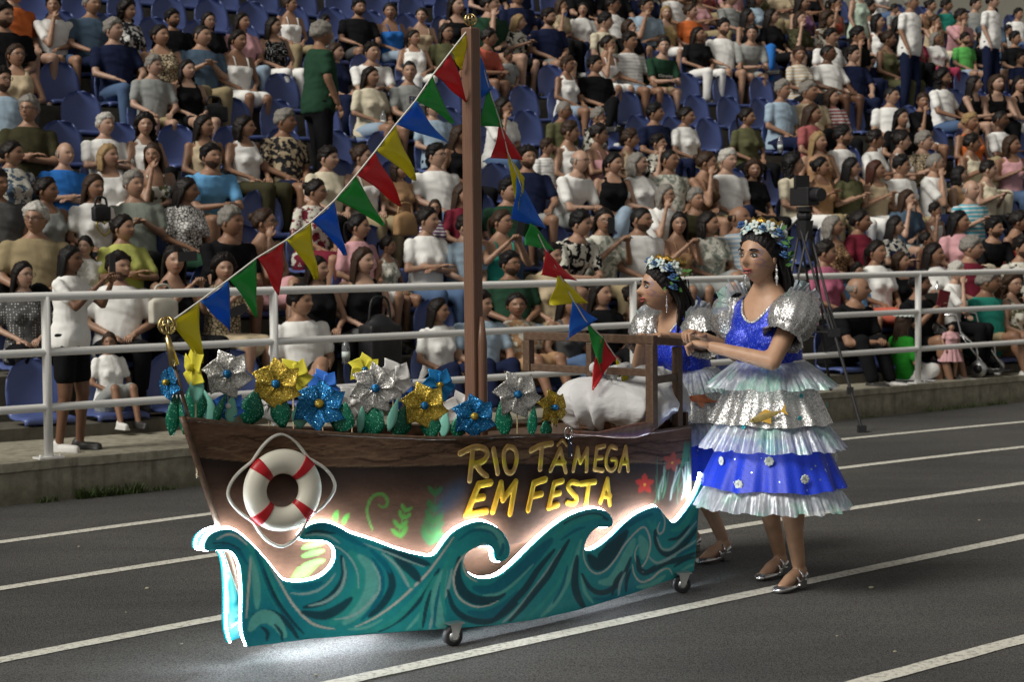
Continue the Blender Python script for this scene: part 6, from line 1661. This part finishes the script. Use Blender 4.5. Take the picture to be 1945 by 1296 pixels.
        mb = MB(); mb.rings([[(a[0]+x*q, a[1]+.018+y*q, z) for x, y in ((-.027, -.024), (.027, -.024), (.024, .022), (-.024, .022))] for z, q in ((.002, .92), (.048, 1.0))]); build(mb, 'heel', SHOES, s_, smooth=False, bevel=.004)
        for y, zz in ((-.045, .078), (-.018, .098)):
            mb = MB(); mb.tube([(a[0]+.041*math.cos(b), a[1]+y, zz-.045+.043*math.sin(b)) for b in np.linspace(-.1, math.pi+.1, 13)], .0055, 6, flat=.6); build(mb, 'strap', SHOES, s_)
            mb = MB(); mb.box((a[0]+.043, a[1]+y, zz-.04), (.006, .016, .016)); build(mb, 'buckle', CHROME, s_, smooth=False)
    return t, tiers, skirt_pt, loc
def applique_flower(t, p, n, r):
    mb = MB(); flower(mb, p, r, 8, n, 0, .05); o = build(mb, 'flower_applique', PETW, t); mb = MB(); mb.ell(p+n*r*.12, (r*.2,)*3, 8, lat=6); build(mb, 'bead', RHINE, o)
def fish(t, p, n, L, ang, cols, par):
    """small flat padded fish sewn on the skirt"""
    a = np.cross([0, 0, 1.], n); a /= np.linalg.norm(a); b = np.cross(n, a); d = a*math.cos(ang)+b*math.sin(ang); e = np.cross(n, d); mb = MB(); R = []
    for x, h in ((-.5, .02), (-.46, .10), (-.36, .17), (-.22, .21), (-.02, .20), (.18, .14), (.32, .06), (.38, .04)):
        R.append([p+d*L*x+e*L*h*.5*math.cos(q)+n*(.004+.10*L*h*math.sin(q)) for q in np.linspace(0, 6.2832, 13)[:-1]])
    mb.rings(R); o = build(mb, 'fish_applique', cols[0], par)
    mb = MB(); mb.add([p+d*L*.36+n*.006, p+d*L*.56+e*L*.17+n*.006, p+d*L*.50+n*.006, p+d*L*.54-e*L*.16+n*.006], [(0, 1, 2, 3)]); build(mb, 'tail_fin', cols[1], o)
    mb = MB(); mb.add([p+d*L*-.2-e*L*.09+n*.006, p+d*L*.02-e*L*.24+n*.006, p+d*L*.08-e*L*.08+n*.006], [(0, 1, 2)]); mb.add([p+d*L*-.25+e*L*.10+n*.006, p+d*L*.0+e*L*.19+n*.006, p+d*L*.15+e*L*.07+n*.006], [(0, 1, 2)]); build(mb, 'fin', cols[1], o)
    mb = MB(); mb.ell(p-d*L*.40+e*L*.03+n*(.006+.012*L*5), (.004,)*3, 8, lat=6); build(mb, 'eye', IRIS, o)
FISH_G = (simple('fish_olive', (.30, .22, .07), .4, 0, .5, 60), simple('fin_yellow', (.62, .36, .05), .5)); FISH_R = (simple('fish_red', (.50, .16, .07), .4, 0, .4, 50), simple('fin_red', (.55, .20, .10), .5))
TEALB = simple('teal_sequin', (.03, .32, .36), .3, .5)
rzF = -math.radians(44)
rootF = gnd(1466, 1118); rootF[1] = 8.42; rootF[0] = (1466-972.5)/FPX*8.42; rootF[2] = 0
grip1 = bp(2.575, w2, z_t)+np.array([0, 0, .010]); grip2 = bp(2.47, w1, z_t)+np.array([0, 0, .012])
fF = [gnd(1472, 1098), gnd(1508, 1122)]
fw = np.array([math.sin(rzF), -math.cos(rzF), 0]); lf = np.array([math.cos(rzF), math.sin(rzF), 0])
hF = [aty(1338, 642, 8.52), aty(1352, 659, 8.26)]; eF = [aty(1400, 672, 8.62), aty(1466, 687, 8.14)]
WF, tiersF, skF, locF = woman(rootF, rzF, 1.03, fF, hF, eF, .0, .02, 'woman in front, blue and silver tiered dress, face turned three-quarters, near gripping rail', (0, -.01, .02), .09, 1, 3)
for (u, v) in ((1370, 876), (1461, 877), (1403, 921), (1529, 911), (1588, 870)):
    p, n = skF(u, v, .235, .330, .74, .485, .016); applique_flower(tiersF['blue_tier'], p, n, .022)
p, n = skF(1458, 790, .19, .282, .965, .765, .020); fish(WF, p, n, .165, .32, FISH_G, tiersF['silver_tier'])
for (u, v) in ((1522, 752), (1553, 736), (1519, 795), (1412, 812), (1375, 745), (1571, 770)):
    p, n = skF(u, v, .19, .282, .965, .765, .016); mb = MB(); flower(mb, p, .011, 6, n, 0, .05); build(mb, 'sequin_flower', TEALB, tiersF['silver_tier'])
rzR = -math.radians(52); rootR = np.array([(1308-972.5)/FPX*9.2, 9.2, 0])
fR = [gnd(1362, 1068)+np.array([0, 0, 0]), gnd(1305, 1052)]
hR = [aty(1236, 648, 8.9), aty(1262, 640, 8.62)]; eR = [aty(1222, 690, 9.0), aty(1318, 655, 8.95)]
hR = [aty(1218, 652, 8.86), aty(1268, 640, 8.74)]; eR = [aty(1212, 700, 9.08), aty(1335, 652, 8.92)]
WR, tiersR, skR, locR = woman(rootR, rzR, .955, fR, hR, eR, -.42, .0, 'woman behind in matching dress, face in profile with painted cheek, gripping frame', (0, -.05, -.01), .20, 1, 8)
p, n = skR(1335, 760, .19, .282, .965, .765, .020); fish(WR, p, n, .17, -.15, FISH_R, tiersR['silver_tier'])
# ================================================================== standing people, tripod, wheelchair, bags
def stander(u, v, Tfun, floor, rz, sex, hair, hc, top, topc, bot, botc, pose, yaw, label, skin=None, pat='plain', wide=1.0, scale=None):
    E, z = Tfun(u, v); s_ = (z-floor)/((.762 if sex == 'm' else .742)+.90); P = CAMP+0
    return E, z, s_
def put_stander(P, floor, s_, rz, **kw):
    return make_person((P[0], P[1], floor+.905*s_), rz, scale=s_, legs='stand', **kw)
E, z = on_t(131, 495, .42); s_ = (z-KH)/1.62
W1 = put_stander(st(E, .42), KH, s_, 1.25, sex='f', hair='verylong', hc='k', topst='tee', topc=COL['white'], bot='shorts', botc=COL['black'], pose='standphone', yaw=.0, skin=(.15, .075, .042), label='standing woman in white T-shirt and black shorts filming over the railing', wide=1.05)
def phone(P, rz, label, c=BLACK, tilt=0.0):
    mb = MB(); mb.box((0, 0, 0), (.074, .009, .150)); mb.box((.02, .0055, .045), (.03, .003, .035)); o = build(mb, 'phone', c, smooth=False, bevel=.003); o.location = tuple(P); o.rotation_euler = (0, tilt, rz); return tag(o, label, 'phone', 'phones held up by spectators')
Ph = on_t(216, 503, .40); phone(st(Ph[0], .42, Ph[1]), 1.25, 'black phone held up by the standing woman at the railing')
for (u, v, hu, hv, tl, lb) in ((326, 490, 356, 487, 1.5, 'patterned phone held sideways by the dark-haired woman in black'), (1142, 420, 1161, 428, 0, 'black phone held up by the woman in a pale patterned blouse'), (950, 423, 989, 430, .2, 'black phone held by the woman in the teal strappy top'), (424, 511, 452, 590, 1.2, 'black phone held low by the woman in the beige patterned dress')):
    q = min(PDATA, key=lambda p: abs(p['u']-u)+abs(p['v']-v)); T_ = row_t(q['k'])+SEATT-.34; E, z = on_s(hu, hv, T_); phone(sst(E, T_, z), .4, lb, tilt=tl)
# steward in dark green walking along the terrace
best = min(range(5, 13), key=lambda k: abs((on_s(605, 66, row_t(k)+.3)[1]-row_h(k))/1.638-.95)); E, z = on_s(605, 66, row_t(best)+.3); s_ = (z-row_h(best))/1.638
put_stander(sst(E, row_t(best)+.3), row_h(best), max(.85, min(1.08, s_)), 2.0, sex='m', hair='short', hc='g', topst='polo', topc=COL['green'], bot='long', botc=COL['black'], pose='stand', yaw=.2, label='standing man in dark green polo seen from behind among the seats', wide=1.12)
for (u, v, tc, hc_, sx, lb) in ((1630, -22, 'mint', 'd', 'f', 'standing woman in pale mint top at the back of the stand'), (1728, 3, 'white', 'g', 'm', 'standing man in white polo shirt beside the back wall'), (1882, 2, 'white', 'k', 'm', 'standing man in white shirt nearest the right end of the back wall')):
    T_ = row_t(12)+.35; E, z = on_s(u, v, T_); fl = row_h(12)
    best = min(range(9, 16), key=lambda k: abs((on_s(u, v, row_t(k)+.35)[1]-row_h(k))/1.65-.93)); E, z = on_s(u, v, row_t(best)+.35); s_ = max(.85, min(1.05, (z-row_h(best))/1.65))
    put_stander(sst(E, row_t(best)+.35), row_h(best), s_, BODYRZ+.2, sex=sx, hair='short' if sx == 'm' else 'long', hc=hc_, topst='polo' if sx == 'm' else 'tank', topc=COL[tc], bot='long', botc=COL['navy'] if sx == 'm' else COL['black'], pose='stand', yaw=.25, label=lb)
# kneeling woman with flower crown and wide white skirt
E, z = on_t(1712, 612, .50); s_ = .90; P = st(E, .50, z-.72*s_)
kw_ = make_person(P, 1.95, 'f', 'long', 'b', 'blouse', (.02, .20, .02), 'plain', 'skirt', COL['white'], 'lap', 'low', .4, 0, s_, None, 'crouching woman in green shawl, white flower crown and wide white skirt')
mb = MB(); ruffle(mb, .10, -(P[2]-KH)/s_+.01, .17, .40, .03, 9, 4, n=120, ell=(1, .8)); wsk = build(mb, 'wide_skirt', CLOTH['plain'], kw_, color=(.66, .66, .70))
ORG = simple('orange_applique', (.62, .10, .015), .6)
for (a, zz, r) in ((-1.9, -.10, .07), (-1.35, -.22, .09), (-.5, -.2, .06)):
    mb = MB(); rr_ = .33; p = np.array([rr_*math.cos(a), .8*rr_*math.sin(a), zz]); flower(mb, p*1.12, r, 6, (math.cos(a), math.sin(a), .3), 0, .1); build(mb, 'flower_applique', ORG, wsk)
hb_ = skeleton('f', 'lap', 'low')['head']; mb = MB()
for i in range(14):
    a = i*.449; flower(mb, hb_+np.array([.085*math.cos(a), .10*math.sin(a), .075]), .03, 5, (math.cos(a), math.sin(a), .6))
build(mb, 'flower_crown', PETW, kw_)
# toddler in a pink dress
E, z = on_t(1806, 622, .22); s_ = (z-KH)/1.62*1.0; P = st(E, .22)
td = put_stander(P, KH, s_, .35, sex='f', hair='bob', hc='d', topst='tee', topc=COL['pink'], pat='dots', bot='shorts', botc=COL['white'], pose='stand', yaw=-.5, label='toddler in pink dress standing at the railing', wide=1.35)
mb = MB(); ruffle(mb, .20, -.34, .15, .30, .02, 10, 6, n=90); build(mb, 'dress_skirt', CLOTH['dots'], td, color=COL['pink'])
# wheelchair with its occupant
E, z = on_t(1800, 540, .62); wcP = st(E, .62, KH); wrz = BODYRZ+.35; s_ = .9
make_person((wcP[0], wcP[1], max(z-.742*s_, KH+.40)), wrz, 'f', 'short', 'w', 'tee', COL['white'], 'plain', 'long', COL['black'], 'chin', 'sit', .1, 0, s_, None, 'elderly person in white shirt and black trousers sitting in the wheelchair')
wcz = max(z-.742*s_, KH+.40)-KH
wch = thing('wheelchair', 'black wheelchair with silver frame behind the railing', 'wheelchair', wcP, wrz)
for sx in (-1, 1):
    mb = MB(); mb.tube([(sx*.29, .10+.28*math.cos(a), .28+.28*math.sin(a)) for a in np.linspace(0, 6.283, 41)[:-1]], .015, 8, closed=True); w_ = build(mb, 'wheel', BLACK, wch)
    mb = MB()
    for q in range(12): a = q*math.pi/6; mb.tube([(sx*.29, .10, .28), (sx*.29, .10+.27*math.cos(a), .28+.27*math.sin(a))], .0025, 4)
    o = build(mb, 'spokes', CHROME, w_); o['kind'] = 'stuff'
    mb = MB(); mb.tube([(sx*.24+d, -.42, .085) for d in (-.016, .016)], .085, 20); c_ = build(mb, 'caster_wheel', ZINC, wch)
    mb = MB(); mb.tube([(sx*.24+d, -.42, .085) for d in (-.018, .018)], .045, 14); build(mb, 'hub', BLACK, c_)
    mb = MB(); mb.tube(catmull([(sx*.26, .22, .95), (sx*.26, .22, .5), (sx*.26, .2, .30)], 3), .012, 8); mb.tube([(sx*.26, .22, .62), (sx*.26, -.20, .62), (sx*.26, -.24, .45), (sx*.24, -.40, .30), (sx*.24, -.42, .09)], .012, 8); mb.tube([(sx*.26, .2, .42), (sx*.26, -.24, .42), (sx*.2, -.50, .08)], .012, 8); build(mb, 'frame', CHROME, wch)
    mb = MB(); mb.box((sx*.13, -.54, .06), (.16, .14, .015)); build(mb, 'footrest', BLACK, wch, smooth=False)
mb = MB(); mb.box((0, -.02, wcz-.03), (.50, .44, .04)); build(mb, 'seat', BLACK, wch, smooth=False, bevel=.01); mb = MB(); mb.box((0, .215, wcz+.22), (.50, .02, .42)); build(mb, 'backrest', BLACK, wch, smooth=False, bevel=.008)
RFAN = simple('red_fan', (.16, .012, .02), .6)
Ef, zf = on_t(1792, 567, .30); mb = MB(); mb.box((0, 0, 0), (.14, .006, .16)); mb.tube([(-.02, 0, -.06), (-.06, 0, -.16)], .008, 6); o = build(mb, 'hand_fan', RFAN, smooth=False); o.location = tuple(st(Ef, .30, zf)); o.rotation_euler = (.1, .2, .5); tag(o, 'dark red hand fan held by the person in the wheelchair', 'fan')
# video tripod on the track edge
F1, F2, F3 = gnd(1637, 822), gnd(1586, 795), gnd(1450, 818); C3 = (F1+F2+F3)/3; hub = C3+np.array([0, 0, aty(1530, 432, C3[1])[2]]); hub[0] = aty(1528, 430, C3[1])[0]
tp = thing('tripod', 'tall black video tripod with camera in front of the railing', 'tripod', C3)
for F_ in (F1, F2, F3):
    d = F_-hub; sd3 = np.cross(d, [0, 0, 1.]); sd3 /= np.linalg.norm(sd3)
    mb = MB()
    for q in (-.035, .035): mb.tube([hub+sd3*q*1.6, hub+d*.52+sd3*q], .012, 7)
    mb.tube([hub+d*.40, F_+[0, 0, .03]], .014, 8); mb.box(hub+d*.52, (.10, .06, .07)); mb.box(hub+d*.80, (.05, .05, .06)); mb.box(F_+[0, 0, .03], (.07, .07, .06)); lg = build(mb, 'leg', BLACK, tp, C3, smooth=False)
mb = MB(); 
for a, b in ((F1, F2), (F2, F3), (F3, F1)): mb.tube([hub*.48+a*.52, hub*.48+(a+b+F3)/3*.52], .008, 6)
build(mb, 'spreader', BLACK, tp, C3)
mb = MB(); mb.tube([hub-[0, 0, .10], hub+[0, 0, .06]], [.06, .08], 12); mb.ell(hub+[0, 0, .10], (.07, .07, .06), 12); mb.box(hub+[0, 0, .16], (.12, .16, .04)); mb.tube([hub+[0, 0, .13], hub+np.array([-.25, -.1, -.12])], .010, 6); build(mb, 'fluid_head', BLACK, tp, C3, smooth=False)
mb = MB(); Rc = rotz(.5); mb.box(hub+[0, 0, .27], (.13, .26, .16), Rc); mb.tube([hub+[0, 0, .28]+Rc@np.array([0, -.13, 0]), hub+[0, 0, .28]+Rc@np.array([0, -.24, 0])], [.055, .06], 16); cm_ = build(mb, 'camera_body', BLACK, tp, C3, smooth=False, bevel=.01)
mb = MB(); mb.box(hub+[0, 0, .40]+Rc@np.array([0, .04, 0]), (.15, .03, .11), Rc); build(mb, 'monitor', BLACK, cm_, C3, smooth=False)
# bags and bottles
def bag(u, v, T_, w, h, d, c, label, stand=True, strap=True):
    E, z = on_s(u, v, T_); P = sst(E, T_, z); t = thing('bag', label, 'bag', P-np.array([0, 0, h/2]), BODYRZ+.1); mb = MB(); mb.ell((0, 0, h/2), (w/2, d/2, h/2), 14, lat=10); mb.box((0, 0, h*.42), (w*.86, d*.8, h*.78)); me = remesh(mb, .018, 3, 'pouch'); me.materials.append(c); link('pouch', me, t)
    if strap: mb = MB(); mb.tube(catmull([(-w*.3, 0, h*.85), (-w*.2, 0, h*1.25), (w*.2, 0, h*1.25), (w*.3, 0, h*.85)], 5), .010, 6); build(mb, 'strap', c, t)
BAGK = simple('black_bag', (.014, .014, .016), .5); BAGW = simple('cream_bag', (.55, .52, .44), .6); BAGT = simple('tan_bag', (.34, .20, .09), .6)
bag(722, 650, row_t(1)+.15, .36, .46, .24, BAGK, 'large black backpack on a front row seat left of the mast'); bag(310, 588, row_t(1)+.55, .26, .24, .1, BAGW, 'cream tote bag behind the railing by the bow'); bag(192, 404, row_t(min(PDATA, key=lambda p: abs(p['u']-175)+abs(p['v']-357))['k'])+.02, .18, .16, .09, BAGK, 'black round-handled handbag on the lap of the woman with long light hair')
bag(770, 425, row_t(4)+.1, .28, .24, .12, BAGT, 'tan paper bag standing behind the bunting'); bag(407, 214, row_t(8)+.2, .30, .20, .14, BAGK, 'black handbag with white scarf on an empty seat')
PET = NT('clear_bottle'); PET.set((.8, .85, .9), .1, 0, .5, **{'Transmission Weight': .85}); PET = PET.mat
for (u, v, k, lb) in ((657, 668, 1, 'clear water bottle on a front row seat beside the backpack'), (728, 228, 8, 'clear water bottle held by the woman in the cream blouse'), (1482, 275, 7, 'clear water bottle on an empty seat at the right')):
    T_ = row_t(k)+.05; E, z = on_s(u, v, T_); mb = MB(); mb.tube([(0, 0, q) for q in (0, .005, .13, .16, .18, .20)], [.02, .032, .032, .028, .013, .013], 14); o = build(mb, 'water_bottle', PET); o.location = tuple(sst(E, T_, z-.1)); tag(o, lb, 'bottle', 'water bottles among the seats')
    mb = MB(); mb.tube([(0, 0, .05), (0, 0, .10)], .0325, 14); build(mb, 'bottle_label', PETW, o)
# printed shirts
INK = {'navy': simple('navy_ink', (.02, .03, .10), .7), 'white': simple('white_ink', (.66, .66, .63), .7), 'red': simple('red_ink', (.45, .03, .04), .7), 'gold': simple('gold_sequins', (.45, .34, .06), .35, .7)}
def text_mesh(s, size, mat):
    c = bpy.data.curves.new('print', 'FONT'); c.body = s; c.size = size; c.align_x = 'CENTER'; c.align_y = 'CENTER'; c.extrude = .001; c.offset = size*.02; o = bpy.data.objects.new('tmp', c); TMPS.collection.objects.link(o)
    me = evaluated_mesh(o); bpy.data.objects.remove(o); me.materials.clear(); me.materials.append(mat); return me
def shirt_print(u, v, mesh, dz, dy, nm='shirt_print'):
    q = min(PDATA, key=lambda p: abs(p['u']-u)+abs(p['v']-v)); o = link(nm, mesh, q['obj']); ln_ = lean_of(q['pose']); p = bend(np.array([0, dy, dz]), ln_); o.location = tuple(p); o.rotation_euler = (math.pi/2+ln_, 0, 0)
mb = MB(); mb.box((0, 0, 0), (.26, .115, .002)); shirt_print(779, 136, mb.mesh('panel', [INK['white']], False), .415, -.152, 'print_panel'); shirt_print(779, 136, text_mesh('FILA', .11, INK['navy']), .415, -.156, 'shirt_print')
shirt_print(1257, 87, text_mesh('Champion', .055, INK['white']), .40, -.168)
mb = MB(); mb.tube([(.075*math.sin(a)**3, .062*math.cos(a)-.022*math.cos(2*a)-.010*math.cos(3*a), 0) for a in np.linspace(0, 6.2832, 40)[:-1]], .007, 6, closed=True); shirt_print(175, 357, mb.mesh('heart', [INK['gold']]), .37, -.195)

bpy.data.scenes.remove(TMPS)
